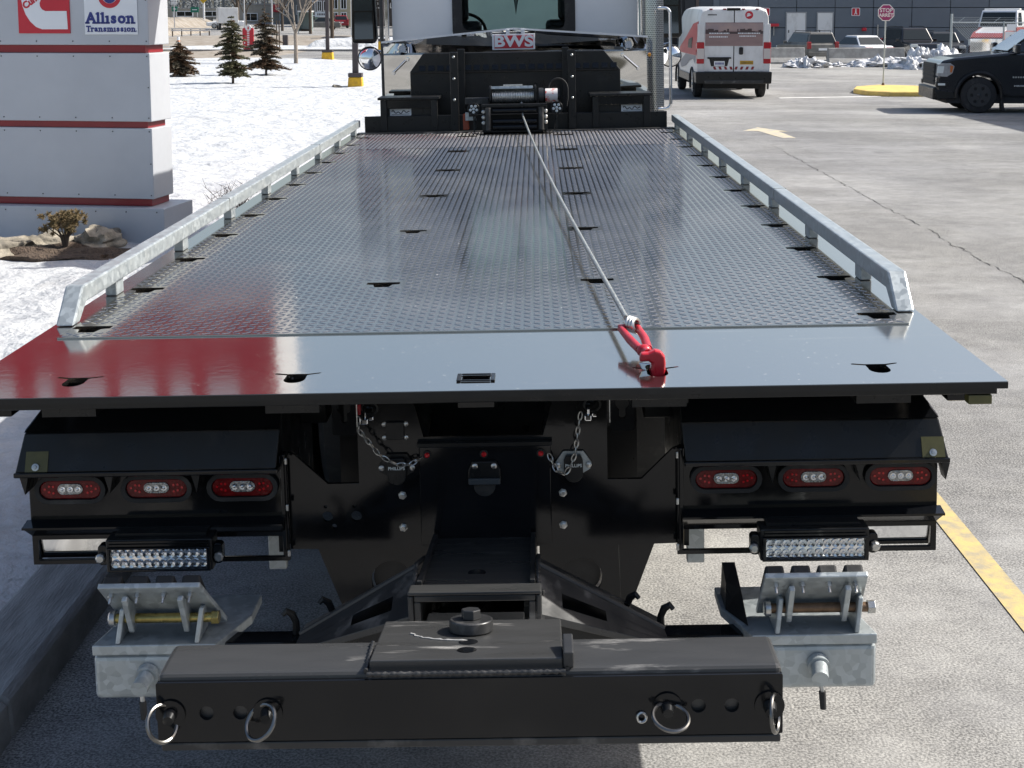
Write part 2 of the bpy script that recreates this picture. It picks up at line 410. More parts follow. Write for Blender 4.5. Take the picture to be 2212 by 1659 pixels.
def text_mesh(s, size, depth=.002, bold=0., align='CENTER', sx=1.):
    cu = bpy.data.curves.new('text', 'FONT'); cu.body = s; cu.size = size; cu.extrude = depth/2; cu.offset = bold
    cu.align_x = align; cu.align_y = 'CENTER'; cu.resolution_u = 4
    o = bpy.data.objects.new('text', cu); COL.objects.link(o)
    dg = bpy.context.evaluated_depsgraph_get(); dg.update()
    me = bpy.data.meshes.new_from_object(o.evaluated_get(dg))
    bpy.data.objects.remove(o); bpy.data.curves.remove(cu); me.materials.clear()
    for v in me.vertices: v.co.x *= sx
    return me
def text_obj(name, s, size, m, parent, loc, rot=(R(90), 0, 0), depth=.002, bold=0., sx=1., align='CENTER'):
    return obj(name, text_mesh(s, size, depth, bold, align, sx), m, parent, loc=loc, rot=rot)
def circ(cx, cy_, r, n=20, ph=0.):
    return [(cx+r*math.cos(2*math.pi*i/n+ph), cy_+r*math.sin(2*math.pi*i/n+ph)) for i in range(n)]
def stadium(cx, cz, w, h, n=8):
    r = h/2; a = w/2-r; P = []
    for i in range(n+1):
        t = -math.pi/2+math.pi*i/n; P.append((cx+a+r*math.cos(t), cz+r*math.sin(t)))
    for i in range(n+1):
        t = math.pi/2+math.pi*i/n; P.append((cx-a+r*math.cos(t), cz+r*math.sin(t)))
    return P
def rect(x0, x1, y0, y1): return [(x0, y0), (x1, y0), (x1, y1), (x0, y1)]
def rrect(x0, x1, y0, y1, r, n=4):
    P = []
    for cx, cy_, t0 in ((x1-r, y0+r, -90), (x1-r, y1-r, 0), (x0+r, y1-r, 90), (x0+r, y0+r, 180)):
        for i in range(n+1):
            t = R(t0+90*i/n); P.append((cx+r*math.cos(t), cy_+r*math.sin(t)))
    return P
def noise3(x, y, z=0., s=0):
    from mathutils import noise as _n
    return _n.noise(Vector((x+s*13.7, y-s*7.1, z+s*3.3)))
def fbm(x, y, z=0., o=4, s=0):
    from mathutils import noise as _n
    return _n.fractal(Vector((x+s*13.7, y-s*7.1, z)), 1.0, 2.0, o)
def blob(name, m, parent, c, r, amp=.25, fr=1.6, sub=3, seed=0, flat=None, smooth=True):
    bm = bmesh.new(); bmesh.ops.create_icosphere(bm, subdivisions=sub, radius=1.)
    for v in bm.verts:
        p = v.co.copy(); n = fbm(p.x*fr, p.y*fr, p.z*fr, 4, seed)
        p *= 1+amp*n; v.co = (c[0]+p.x*r[0], c[1]+p.y*r[1], c[2]+p.z*r[2])
        if flat is not None and v.co.z < flat: v.co.z = flat
    me = bpy.data.meshes.new(name); bm.to_mesh(me); bm.free()
    return obj(name, me, m, parent, smooth=smooth, ang=50)

# ================================================================== the setting
def sst(a, b, x):
    t = min(1., max(0., (x-a)/(b-a))); return t*t*(3-2*t)
def gz(x, y):
    left = min(2.2, .010*max(0., y-95.)); right = -.27*sst(59, 67, y)
    k = sst(-4, 6, x); return left*(1-k)+right*k
def grid(name, xs, ys, zf, m, keep=None, smooth=True):
    nx, ny = len(xs), len(ys)
    V = [(x, y, zf(x, y)) for y in ys for x in xs]; F = []
    for j in range(ny-1):
        for i in range(nx-1):
            if keep is None or keep((xs[i]+xs[i+1])/2, (ys[j]+ys[j+1])/2): F.append((j*nx+i, j*nx+i+1, (j+1)*nx+i+1, (j+1)*nx+i))
    me = bpy.data.meshes.new(name); me.from_pydata(V, [], F)
    bm = bmesh.new(); bm.from_mesh(me)
    lo = [v for v in bm.verts if not v.link_faces]; bmesh.ops.delete(bm, geom=lo, context='VERTS'); bm.to_mesh(me); bm.free()
    return obj(name, me, m, smooth=smooth, ang=80)
xs = [-900, -400, -200, -120, -80]+list(np.arange(-60, 61, 4.))+[80, 120, 200, 400, 900]
ys = [-400, -150, -60, -20, 0, 20, 40, 50]+list(np.arange(56, 72, 2.))+[75, 80, 86, 92, 95, 100, 110, 120, 140, 160, 180, 200, 220, 250, 320, 400, 600, 1200]
struct(grid('ground_asphalt', xs, ys, gz, 'asphalt'))
# snow-covered lawn left of the truck
def far_edge(x): return float(np.interp(x, [-46, -30, -24, -17, -14, -9, -5, -2], [92, 90, 88, 70, 71, 67, 62, 56]))
def near_edge(x): return 1.2
def snow_z(x, y):
    e = min(far_edge(x)-y, (-1.74-x)*1.0+.05, 2.5)
    base = .125*sst(-.2, .5, e) + .02
    if x > -1.95: base = min(base, .118)
    w = sst(.0, 1.2, e)
    h = base + w*(.060*fbm(x*.35, y*.35, 0, 4, 2)+.040*fbm(x*1.5, y*1.5, 0, 4, 5))
    if y < 12 and x > -3.4: h += .035*fbm(x*3, y*3, 0, 5, 8)
    return h-.03
sx_ = list(np.arange(-46, -12, 1.))+list(np.arange(-12, -5, .35))+list(np.arange(-5, -1.60, .11))
sy_ = list(np.arange(-1.2, 14, .13))+list(np.arange(14, 40, .4))+list(np.arange(40, 94, .9))
struct(grid('snow_lawn', sx_, sy_, snow_z, 'snow', lambda x, y: x < -1.74 and y < far_edge(x)+fbm(x*.6, y*.1, 0, 3)*2.))
# kerb
kb = [(-1.735, -.02), (-1.735, .128), (-1.49, .130), (-1.462, .112), (-1.452, -.02)]
kroot = MB().prism([(-1.73, -.03), (-1.73, .115), (-1.50, .115), (-1.47, .10), (-1.46, -.03)], 'y', -7, 18).build('kerb', 'curb'); struct(kroot)
yy = -6.9
while yy < 17.5:
    MB().prism(kb, 'y', yy+.005, yy+2.55).build('kerb_stone', 'curb', kroot, bev=.012); yy += 2.56
# paint on the asphalt
def sheet(name, pts, z, m):
    return struct(MB().add([(x, y, z) for x, y in pts], [tuple(range(len(pts)))]).build(name, m, recalc=False))
sheet('yellow_parking_line', [(1.905, -3.2), (2.015, -3.2), (2.02, 9.), (1.91, 9.)], .004, 'yellow')
pale = mat('worn_yellow_arrow', (.60, .50, .30), .8, col2=(.36, .35, .33), vscale=5, lo=.36, hi=.64, det=9)
sheet('painted_arrow', [(4.62, 22.6), (4.86, 22.6), (4.80, 24.1), (4.98, 24.05), (4.55, 25.1), (4.12, 24.2), (4.42, 24.2)], .004, pale)
whitel = mat('worn_white_line', (.72, .71, .69), .8, col2=(.42, .41, .39), vscale=2.5, lo=.45, hi=.75)
sheet('white_road_line', [(6.7, 35.2), (6.7, 35.45), (9.6, 36.25), (9.6, 36.0)], .004, whitel)
# long crack in the paving
Pc = []; yv = 7.6
while yv < 21:
    Pc.append((4.2+.07*noise3(yv*1.1, 3)+.05*noise3(yv*4.3, 1)+.03*noise3(yv*13., 2), yv)); yv += .05
w = [max(0., .004+.010*noise3(p[1]*2.3, 9)+.006*noise3(p[1]*9, 4)) for p in Pc]
crm = mat('crack_dark', (.035, .034, .033), .95)
struct(MB().add([(p[0]-a, p[1], .004) for p, a in zip(Pc, w)]+[(p[0]+a, p[1], .004) for p, a in zip(Pc, w)], [(i, i+1, len(Pc)+i+1, len(Pc)+i) for i in range(len(Pc)-1) if w[i]+w[i+1] > .001]).build('pavement_crack', crm, recalc=False))
# stop-sign island with painted kerb
isl = [(9.2, 37.7), (9.35, 36.5), (9.8, 36.0), (10.8, 35.95), (11.3, 36.2), (11.5, 39.6), (10.5, 40.2), (9.6, 39.2)]
struct(MB().prism(isl, 'z', -.02, .13).build('traffic_island', mat('yellow_kerb_paint', (.68, .50, .13), .75, col2=(.50, .36, .12), vscale=3), bev=.03))
struct(MB().prism([(11.52, 36.3), (18, 36.6), (18, 40.2), (11.55, 40.2)], 'z', -.02, .12).build('median_strip', 'concrete', bev=.03))
# verge, far pavement snow and banks left of the lot
def patch(name, x0, x1, y0, y1, z, m, seed, amp=.06, n=(24, 16), wob=1.5):
    xs = np.linspace(x0, x1, n[0]); ys = np.linspace(y0, y1, n[1])
    def zf(x, y):
        e = min((x-x0)/(x1-x0), (x1-x)/(x1-x0), (y-y0)/(y1-y0), (y1-y)/(y1-y0))
        return gz(x, y)-.03+(z+.03)*sst(0, .12, e)+amp*sst(.05, .25, e)*fbm(x*.5, y*.5, 0, 4, seed)
    return struct(grid(name, list(xs), list(ys), zf, m))
patch('dirt_verge', -29, -13.5, 68, 100, .06, 'dirt', 3, .10)
patch('far_snow_strip', -26, -6.5, 88.5, 99, .14, 'snow', 5, .12, (60, 24))
patch('far_snow_bank', -15.6, -6, 93, 100, .62, 'snow', 8, .2, (40, 20))
patch('far_grass_verge', -34, -6, 101, 132, .12, 'dirt', 9, .12, (30, 20))
patch('road_embankment', -60, -40, 140, 186, 1.2, 'dirt', 12, .5, (30, 30))
patch('grassy_bank', -40, -34, 128, 150, .5, 'dirt', 13, .2)
struct(MB().box(-26, -5, 87.6, 88.0, -.05, .13).build('driveway_kerb', 'curb', bev=.02))

# ================================================================== the tow truck
TL = .0178; DK = 1.30; LEN = 7.92; HW = 1.295
truck = thing('tow_truck', 'black flatbed tow truck with white cab, seen from behind over its long deck', 'tow truck', (TL*DK, 0, 0))
truck.rotation_euler = (0, -TL, 0)
T = truck
# ---- deck with its slots
def t_slot(cx, cy_, s=1., w=.112, flip=1):
    h = w/2*s
    return [(cx-h, cy_+.040*s), (cx-h, cy_+.004*s), (cx-.032*s, cy_-.004*s), (cx-.024*s, cy_-.048*s), (cx+.024*s, cy_-.048*s), (cx+.032*s, cy_-.004*s), (cx+h, cy_+.004*s), (cx+h, cy_+.040*s)]
def bat_slot(cx, cy_):
    P = [(-.060, .050), (-.058, .042), (-.026, .030), (-.026, .0)]
    for i in range(9):
        t = math.pi+math.pi*i/8; P.append((.027*math.cos(t), -.012+.036*math.sin(t)))
    P += [(.026, .030), (.056, .046), (.060, .054), (.054, .055), (.027, .044), (-.027, .044), (-.054, .054)]
    return [(cx+a, cy_+b) for a, b in P]
side_slots = [(sx*1.161, .764+.6096*i) for i in range(12) for sx in (-1, 1)]
mid_slots = [(sx*.363, 1.397+1.2094*i) for i in range(6) for sx in (-1, 1)]
bats = [(-1.013, .150), (-.454, .150), (.461, .150), (1.018, .150)]
ctr_rect = rrect(-.030, .040, .092, .144, .006)
def slot_cells():
    C = []
    for (x, y) in side_slots+mid_slots: C.append((x-.0605, x+.0605, y-.054, y+.046, t_slot(x, y)))
    return C
def holed_sheet(name, x0, x1, y0, y1, z, cells, m, parent, skirt=.012):
    """flat sheet cut by real slots: plain quads between the slots, a filled ring round each slot, and a rim"""
    from mathutils.geometry import tessellate_polygon
    C = [c for c in cells if c[2] > y0+.002 and c[3] < y1-.002]
    bx = sorted({x0, x1} | {v for c in C for v in c[:2]}); by = sorted({y0, y1} | {v for c in C for v in c[2:4]})
    mb = MB()
    for j in range(len(by)-1):
        i = 0
        while i < len(bx)-1:
            cx, cyy = (bx[i]+bx[i+1])/2, (by[j]+by[j+1])/2
            if any(c[0] < cx < c[1] and c[2] < cyy < c[3] for c in C): i += 1; continue
            mb.add([(bx[i], by[j], z), (bx[i+1], by[j], z), (bx[i+1], by[j+1], z), (bx[i], by[j+1], z)], [(0, 1, 2, 3)]); i += 1
    for c in C:
        outer = [Vector((c[0], c[2], 0)), Vector((c[1], c[2], 0)), Vector((c[1], c[3], 0)), Vector((c[0], c[3], 0))]
        hole = [Vector((p[0], p[1], 0)) for p in c[4]]
        tri = tessellate_polygon([outer, hole]); allv = outer+hole
        mb.add([(p.x, p.y, z) for p in allv], tri)
        n = len(hole)
        mb.add([(p.x, p.y, z) for p in hole]+[(p.x, p.y, z-skirt) for p in hole], [(i, (i+1) % n, n+(i+1) % n, n+i) for i in range(n)])
    R4 = [(x0, y0), (x1, y0), (x1, y1), (x0, y1)]
    mb.add([(p[0], p[1], z) for p in R4]+[(p[0], p[1], z-skirt) for p in R4], [(i, (i+1) % 4, 4+(i+1) % 4, 4+i) for i in range(4)])
    me = bpy.data.meshes.new(name); me.from_pydata(mb.v, [], mb.f)
    bm = bmesh.new(); bm.from_mesh(me)
    for f in bm.faces:
        if abs(f.normal.z) > .5 and f.normal.z < 0: f.normal_flip()
    bm.to_mesh(me); bm.free()
    return obj(name, me, m, parent)
tail_cells = [(x-.070, x+.070, y-.056, y+.064, bat_slot(x, y)) for x, y in bats]+[(-.036, .046, .086, .150, ctr_rect)]
deck = holed_sheet('deck_plate', -HW, HW, 0, LEN, DK, slot_cells()+tail_cells, 'deck', T, .014)
TX = 1.2235
holed_sheet('tread_plate', -TX, TX, .652, 6.498, DK+.0045, slot_cells(), 'tread', T, .004)
holed_sheet('tread_plate', -TX, TX, 6.504, 7.905, DK+.0045, slot_cells(), 'tread', T, .004)
def lugs():
    P = .029; V = []; F = []
    sl = np.array(side_slots+mid_slots)
    nx = int(2*TX/P); ny = int((7.89-.665)/P)
    base = [(-.0135, -.0042), (.0135, -.0042), (.0135, .0042), (-.0135, .0042)]
    top = [(-.0095, -.0012), (.0095, -.0012), (.0095, .0012), (-.0095, .0012)]
    rot = []
    for a in (R(38), R(-38)):
        c, s = math.cos(a), math.sin(a)
        rot.append(([(c*x-s*y, s*x+c*y) for x, y in base], [(c*x-s*y, s*x+c*y) for x, y in top]))
    z0 = DK+.0045
    for j in range(ny):
        y = .672+P*j
        if abs(y-6.501) < .016: continue
        near = sl[np.abs(sl[:, 1]-y+.004) < .060]
        for i in range(nx):
            x = -TX+.02+P*i
            if len(near) and np.any(np.abs(near[:, 0]-x) < .068): continue
            b, t = rot[(i+j) % 2]; o = len(V)
            h = .0022 if y > 6.5 else .0015
            V.extend([(x+p[0], y+p[1], z0) for p in b]); V.extend([(x+p[0], y+p[1], z0+h) for p in t])
            F.extend([(o+4, o+5, o+6, o+7), (o, o+1, o+5, o+4), (o+1, o+2, o+6, o+5), (o+2, o+3, o+7, o+6), (o+3, o, o+4, o+7)])
    me = bpy.data.meshes.new('tread_lugs'); me.from_pydata(V, [], F)
    return struct(obj('tread_lugs', me, 'tread', deck), 'stuff')
lugs()
# pockets under the slots, each an open tray
def tray(name, w, d, h, t=.004):
    mb = MB(); mb.box(-w/2, w/2, -d/2, d/2, -h, -h+t)
    mb.box(-w/2, -w/2+t, -d/2, d/2, -h+t, 0).box(w/2-t, w/2, -d/2, d/2, -h+t, 0).box(-w/2+t, w/2-t, -d/2, -d/2+t, -h+t, 0).box(-w/2+t, w/2-t, d/2-t, d/2, -h+t, 0)
    return mb
tr0 = tray('key_slot_pocket', .125, .112, .055).build('key_slot_pocket', 'blacks', deck)
for k, (x, y) in enumerate(side_slots+mid_slots):
    o = tr0 if k == 0 else tr0.copy()
    if k: COL.objects.link(o)
    o.location = (x, y-.004, DK-.0145)
tb = tray('tail_slot_pocket', .135, .125, .06).build('tail_slot_pocket', 'blacks', deck)
for k, (x, y) in enumerate(bats):
    o = tb if k == 0 else tb.copy()
    if k: COL.objects.link(o)
    o.location = (x, y+.005, DK-.0145)
tray('tail_slot_pocket', .09, .075, .05).build('tail_slot_pocket', 'black', deck, loc=(.005, .118, DK-.0145))
mb = MB()
for (x0, x1, y0, y1) in ((-.043, -.032, .083, .153), (.042, .053, .083, .153), (-.032, .042, .083, .090), (-.032, .042, .146, .153)):
    mb.box(x0, x1, y0, y1, DK+.0006, DK+.0045)
mb.build('socket_rim', 'blacks', deck, bev=.002)
# edge structure of the deck
mb = MB()
for sx in (-1, 1):
    mb.box(sx*1.285, sx*1.235, .30, LEN, DK-.13, DK-.016)
mb.build('deck_side_channel', 'black', T, bev=.004)
MB().box(-1.294, 1.294, -.0045, -.0005, DK-.0165, DK-.0008).build('tail_edge', 'blacks', T)
mb = MB(); mb.box(-1.27, 1.27, .012, .05, DK-.034, DK-.016); mb.build('tail_edge_bar', 'blacks', T, bev=.003)
for sx in (-1, 1):
    mb = MB(); mb.prism([(.02, DK-.016), (.02, DK-.036), (.30, DK-.05), (.30, DK-.016)], 'x', sx*1.275, sx*1.05); mb.build('tail_corner_gusset', 'black', T)
mb = MB(); mb.box(1.205, 1.262, .014, .05, DK-.060, DK-.037); mb.build('marker_block', 'olive', T, bev=.002)
mb = MB()
for y in np.arange(.95, 7.8, .55): mb.box(-1.22, 1.22, y, y+.06, DK-.11, DK-.018)
mb.build('deck_cross_beams', 'blacks', T)
for sx in (-1, 1):
    MB().box(sx*.55, sx*.47, .75, LEN, DK-.29, DK-.112).build('deck_runner', 'blacks', T, bev=.004)
# ---- galvanised side rails
for sx in (-1, 1):
    prof = [(7.96, DK+.105), (.930, DK+.105), (.818, DK+.002), (.880, DK+.002), (.952, DK+.050), (7.96, DK+.050)]
    rail = MB().prism(prof, 'x', sx*1.228, sx*1.284).build('side_rail', 'galv', T, bev=.006)
    for i in range(8):
        y = 1.385+.9144*i+(-.04 if sx < 0 else 0)
        MB().box(sx*1.238, sx*1.276, y-.045, y+.04, DK+.0006, DK+.052).build('rail_post', 'galv', rail, bev=.004)
    for y in (3.05, 5.8):
        MB().box(sx*1.2265, sx*1.2855, y-.002, y+.002, DK+.0485, DK+.1065).build('rail_joint', 'steel', rail)
# ---- low front wall, trays, uprights
MB().box(-1.19, 1.19, 7.925, 7.965, DK-.01, DK+.135).build('front_wall', 'blacks', T, bev=.004)
MB().box(-1.24, 1.24, 7.80, 7.915, DK+.0007, DK+.012).build('front_sill_plate', 'worn', T, bev=.002)
def squiggle(parent, x0, x1, z, y, h):
    mb = MB(); n = 26; P = []
    for i in range(n):
        t = i/(n-1); P.append((x0+(x1-x0)*t, y, z+h*(.5*math.sin(t*21)+.35*math.sin(t*9.3+1))))
    mb.tube(P, .0035, 5); mb.tube([(x0, y, z-h*1.15), (x1, y, z-h*.95)], .002, 4)
    return mb.build('sticker_script', 'blacks', parent)
for sx, (xa, xb) in ((-1, (-1.081, -.597)), (1, (.585, 1.073))):
    tr = MB().box(xa, xb, 7.90, 8.22, 1.562, 1.582).build('tray_top', 'blacks', T, bev=.003)
    MB().box(xa+.02, xb-.02, 7.93, 7.95, 1.495, 1.561).build('tray_front', 'black', tr, bev=.002)
    for lx in (xa+.02, xb-.066):
        MB().box(lx, lx+.05, 7.905, 7.955, DK+.014, 1.560).build('tray_leg', 'blacks', tr, bev=.003)
    MB().box(xa+.03, xb-.03, 8.06, 8.075, DK, 1.56).build('tray_back', 'blacks', tr)
    st = (-.993, -.824) if sx < 0 else (.834, .999)
    sk = MB().box(st[0], st[1], 7.985, 7.989, 1.436, 1.489).build('sticker', 'signwhite', tr)
    MB().box(xa+.03, xb-.03, 7.972, 7.984, DK+.02, 1.494).build('tray_lower_panel', 'blacks', tr)
    for o in (sk,): o.location.y = -.017
    squiggle(sk, st[0]+.015, st[1]-.015, 1.463, 7.984, .016)
for x0, x1, bx in ((-.505, -.442, -.475), (.413, .476, .447)):
    up = MB().box(x0, x1, 7.862, 7.918, DK+.013, 1.93).build('upright', 'blacks', T, bev=.006)
    for z in (1.891, 1.722, 1.558):
        MB().lathe([(0, .011), (.004, .011), (.008, .007)], (bx+.001, 7.862, z), (0, -1, 0), 12).build('bolt', 'steel', up, smooth=True)
for x0, x1 in ((-.462, -.404), (.376, .432)):
    MB().box(x0, x1, 8.19, 8.24, DK, 1.945).build('rear_upright', 'blacks', T, bev=.005)
tank = MB().prism([(-.85, 1.32), (-.85, 1.767), (-.74, 1.914), (.72, 1.91), (.847, 1.757), (.848, 1.32)], 'y', 8.26, 8.48).build('headboard_tank', 'blacks', T, bev=.006)
MB().box(-.83, .83, 8.248, 8.259, 1.752, 1.764).build('tank_ridge', 'black', tank, bev=.002)
for i in range(22):
    x = -.775+i*.0735
    if x > .77: break
    MB().prism([(8.259, 1.815), (8.259, 1.772), (8.243, 1.774)], 'x', x, x+.05).build('louvre', 'black', tank)
# polished stainless guard with a shallow gable top
pol = MB().prism([(-1.09, 1.30), (-1.09, 1.895), (1.082, 1.895), (1.086, 1.30)], 'y', 8.56, 8.575).build('polished_guard', 'mirror', T)
MB().hull2([(-1.09, 8.575, 1.896), (-1.09, 8.50, 1.998), (-.012, 8.50, 2.092), (1.078, 8.50, 2.004), (1.082, 8.575, 1.896)], [(-1.09, 8.585, 1.897), (-1.09, 8.512, 2.0), (-.012, 8.512, 2.094), (1.078, 8.512, 2.006), (1.082, 8.585, 1.897)]).build('guard_hood', 'mirrorw', pol)
mb = MB(); mb.hull2([(-1.10, 8.49, 1.997), (-1.10, 8.53, 1.997), (-1.10, 8.53, 2.012), (-1.10, 8.49, 2.012)], [(-.012, 8.49, 2.091), (-.012, 8.53, 2.091), (-.012, 8.53, 2.105), (-.012, 8.49, 2.105)])
mb.hull2([(-.012, 8.49, 2.091), (-.012, 8.53, 2.091), (-.012, 8.53, 2.105), (-.012, 8.49, 2.105)], [(1.088, 8.49, 2.003), (1.088, 8.53, 2.003), (1.088, 8.53, 2.018), (1.088, 8.49, 2.018)])
mb.build('guard_edge', 'white', pol)
for a, b in (((-.895, 1.862), (-1.012, 1.752)), ((.885, 1.865), (1.012, 1.752))):
    mb = MB(); mb.tube([(a[0], 8.52, a[1]), (b[0], 8.52, b[1])], .009, 10)
    for p in (a, b): mb.cyl((p[0], 8.559, p[1]), (p[0], 8.512, p[1]), .018, .014, 12)
    mb.build('grab_handle', 'chrome', pol, smooth=True)
for sx in (-1, 1):
    MB().cyl((sx*.93, 8.535, 1.955), (sx*.93, 8.505, 1.950), .045, .03, 16).build('deck_lamp_cup', 'chrome', pol, smooth=True)
# BWS sign
sg = MB().box(-.188, .163, 8.472, 8.487, 1.925, 2.055).build('maker_sign', 'signwhite', T, bev=.003)
MB().box(-.170, .147, 8.4685, 8.4715, 1.938, 2.042).build('sign_field', 'signred', sg)
text_obj('sign_lettering', 'BWS', .122, 'signwhite', sg, (-.012, 8.466, 1.990), depth=.003, bold=.0045, sx=1.28)
for x in (-.075, .05): MB().box(x, x+.03, 8.474, 8.489, 2.056, 2.088).build('sign_arm', 'signwhite', sg)
# ---- winch
winch = MB().box(-.25, .24, 7.64, 7.84, DK+.013, DK+.03).build('winch', 'black', T, bev=.003)
W = winch
MB().box(-.255, .245, 7.60, 7.83, 1.512, 1.532).build('winch_top_plate', 'blacks', W, bev=.003)
prof = []
n = 25; x0, x1 = -.178, .150
for i in range(n*6+1):
    t = i/(n*6); prof.append((x0+(x1-x0)*t, .050+.0055*abs(math.sin(math.pi*n*t))))
MB().lathe(prof, (0, 7.76, 1.582), (1, 0, 0), 26).build('wound_cable', 'steel', W, smooth=True)
for x in (-.195, .152):
    MB().prism(rrect(7.69, 7.83, 1.533, 1.668, .03), 'x', x, x+.014).build('drum_flange', 'blacks', W, bev=.002)
MB().cbox((-.022, 7.73, 1.648), (.325, .045, .022), (R(-18), 0, 0)).build('tension_plate', 'galv', W, bev=.002)
MB().box(-.09, .06, 7.76, 7.79, 1.664, 1.674).build('tension_spring_bar', 'steel', W, bev=.002)
for x in (-.205, .200):
    MB().cyl((x, 7.605, DK+.035), (x, 7.605, 1.508), .022, seg=16).build('side_roller', 'worn', W, smooth=True)
for z in (1.483, 1.400, 1.355):
    MB().cyl((-.17, 7.62, z), (.165, 7.62, z), .019, seg=14).build('fairlead_roller', 'black', W, smooth=True)
for x in (-.240, .235):
    MB().box(x-.012, x+.012, 7.615, 7.80, DK+.03, 1.511).build('fairlead_cheek', 'blacks', W, bev=.002)
    for z in (1.476, 1.433, 1.391):
        MB().lathe([(0, .0155), (.006, .0155), (.012, .009)], (x, 7.614, z), (0, -1, 0), 14).build('cheek_bolt', 'steel', W, smooth=True)
for x in (-.318, .320):
    lp = MB().cyl((x, 7.66, 1.496), (x, 7.72, 1.496), .045, .036, 24).build('work_lamp', 'black', W, smooth=True)
    MB().torus((x, 7.66, 1.496), (0, 1, 0), .044, .0045, 28, 8).build('lamp_rim', 'blacks', lp, smooth=True)
    for k in range(6):
        a = 2*math.pi*(k+.5)/5 if k < 5 else 0; r = .0255 if k < 5 else 0
        MB().lathe([(0, .0115), (.003, .011), (.006, .007)], (x+r*math.sin(a), 7.6595, 1.496+r*math.cos(a)), (0, -1, 0), 12).build('led', 'lampglass', lp, smooth=True)
    mb = MB(); mb.box(x-.03, x+.03, 7.68, 7.70, 1.440, 1.448).box(x-.006, x+.006, 7.68, 7.70, DK+.03, 1.44); mb.build('lamp_bracket', 'blacks', lp)
mo = MB().cyl((.20, 7.76, 1.583), (.345, 7.76, 1.583), .055, seg=20).build('winch_motor', 'black', W, smooth=True)
MB().cyl((.185, 7.76, 1.583), (.222, 7.76, 1.583), .062, seg=20).build('motor_flange', 'worn', mo, smooth=True)
MB().cyl((.236, 7.76, 1.583), (.330, 7.76, 1.583), .0565, seg=24).build('motor_label', mat('motor_sticker', (.70, .66, .64), .4, col2=(.55, .10, .08), vscale=26, lo=.52, hi=.60), mo, smooth=True)
P = [(.26+.075*(1-math.cos(t)), 7.78, 1.63+.085*math.sin(t)) for t in np.linspace(0, math.pi*.98, 14)]+[(.41, 7.78, 1.56), (.40, 7.78, 1.50)]
MB().tube(P, .006, 8).build('motor_hose', 'rubber', W, smooth=True)
MB().box(-.405, -.362, 7.74, 7.80, DK+.03, 1.452).build('valve_block', mat('orange_valve', (.42, .075, .03), .45, var=.3, vscale=20), W, bev=.004)
mb = MB(); mb.box(-.385, -.355, 7.70, 7.715, 1.405, 1.468).box(-.3549, -.30, 7.70, 7.715, 1.405, 1.435); mb.build('valve_bracket', 'galv', W, bev=.002)
MB().box(-.39, -.20, 7.80, 7.84, 1.52, 1.575).build('gearbox', 'worn', W, bev=.008)
mb = MB(); mb.tube([(-.30, 7.70, 1.44), (-.31, 7.69, 1.40), (-.30, 7.68, 1.36), (-.32, 7.68, DK+.016)], .004, 6).tube([(.33, 7.70, 1.44), (.31, 7.69, 1.40), (.305, 7.68, 1.36), (.30, 7.68, DK+.016)], .004, 6)
mb.build('lamp_wires', 'rubber', W, smooth=True)

# ---- cab
ZR = 2.90
cabm = 'white'
cab = plate('cab_rear_wall', rrect(-1.065, 1.05, 1.05, ZR, .10), [rrect(-.54, .508, 2.03, 2.66, .05)], 'y', 9.10, 9.14, cabm, T)
wf = plate('window_gasket', rrect(-.545, .513, 2.025, 2.665, .052), [rrect(-.460, .422, 2.085, 2.60, .05)], 'y', 9.085, 9.10, 'rubber', cab)
MB().box(-.470, .432, 9.104, 9.109, 2.075, 2.62).build('window_pane', 'pane', cab)
for sx in (-1, 1):
    sd = plate('cab_side', [(9.141, 1.05), (11.30, 1.05), (11.30, 2.05), (10.95, ZR-.01), (9.141, ZR-.02)], [[(9.75, 2.02), (11.0, 2.02), (10.82, 2.72), (9.75, 2.76)]], 'x', sx*1.03, sx*1.06, cabm, T)
    MB().prism([(9.74, 2.01), (11.01, 2.01), (10.83, 2.73), (9.74, 2.77)], 'x', sx*1.040, sx*1.045).build('side_window', 'glassv' if sx < 0 else 'pane', sd)
MB().prism([(9.141, ZR-.001), (9.30, ZR+.06), (10.5, ZR+.07), (10.95, ZR-.0), (10.93, ZR-.03), (9.141, ZR-.03)], 'x', -1.03, 1.03).build('cab_roof', cabm, T, bev=.02)
MB().box(-1.0, 1.0, 9.15, 11.2, 1.05, 1.25).build('cab_floor', 'interior', T)
MB().prism([(11.25, 1.05), (11.30, 2.02), (12.0, 1.95), (13.2, 1.70), (13.3, 1.0)], 'x', -.80, .80).build('engine_hood', cabm, T, bev=.05)
for sx in (-1, 1): MB().prism([(11.5, .70), (11.55, 1.10), (11.8, 1.28), (12.3, 1.28), (12.7, 1.05), (12.75, .75), (12.55, .75), (12.45, 1.0), (12.2, 1.13), (11.9, 1.13), (11.7, 1.0), (11.65, .70)], 'x', sx*.82, sx*1.2).build('front_fender', cabm, T, bev=.02)
MB().add([(-.98, 11.27, 2.04), (.98, 11.27, 2.04), (.93, 10.93, 2.88), (-.93, 10.93, 2.88)], [(0, 1, 2, 3)]).build('windscreen', mat('windscreen_glass', (.70, .86, .80), .0, trans=1., ior=1.02), T, recalc=False)
for sx in (-1, 1): MB().hull2([(sx*1.03, 11.31, 2.0), (sx*.97, 11.31, 2.0), (sx*.97, 11.25, 2.0), (sx*1.03, 11.25, 2.0)], [(sx*1.03, 10.97, 2.9), (sx*.92, 10.97, 2.9), (sx*.92, 10.91, 2.9), (sx*1.03, 10.91, 2.9)]).build('windscreen_pillar', cabm, T)
MB().prism([(10.75, 1.6), (10.75, 2.02), (11.25, 2.05), (11.25, 1.4)], 'x', -.96, .96).build('dashboard', 'interior', T, bev=.03)
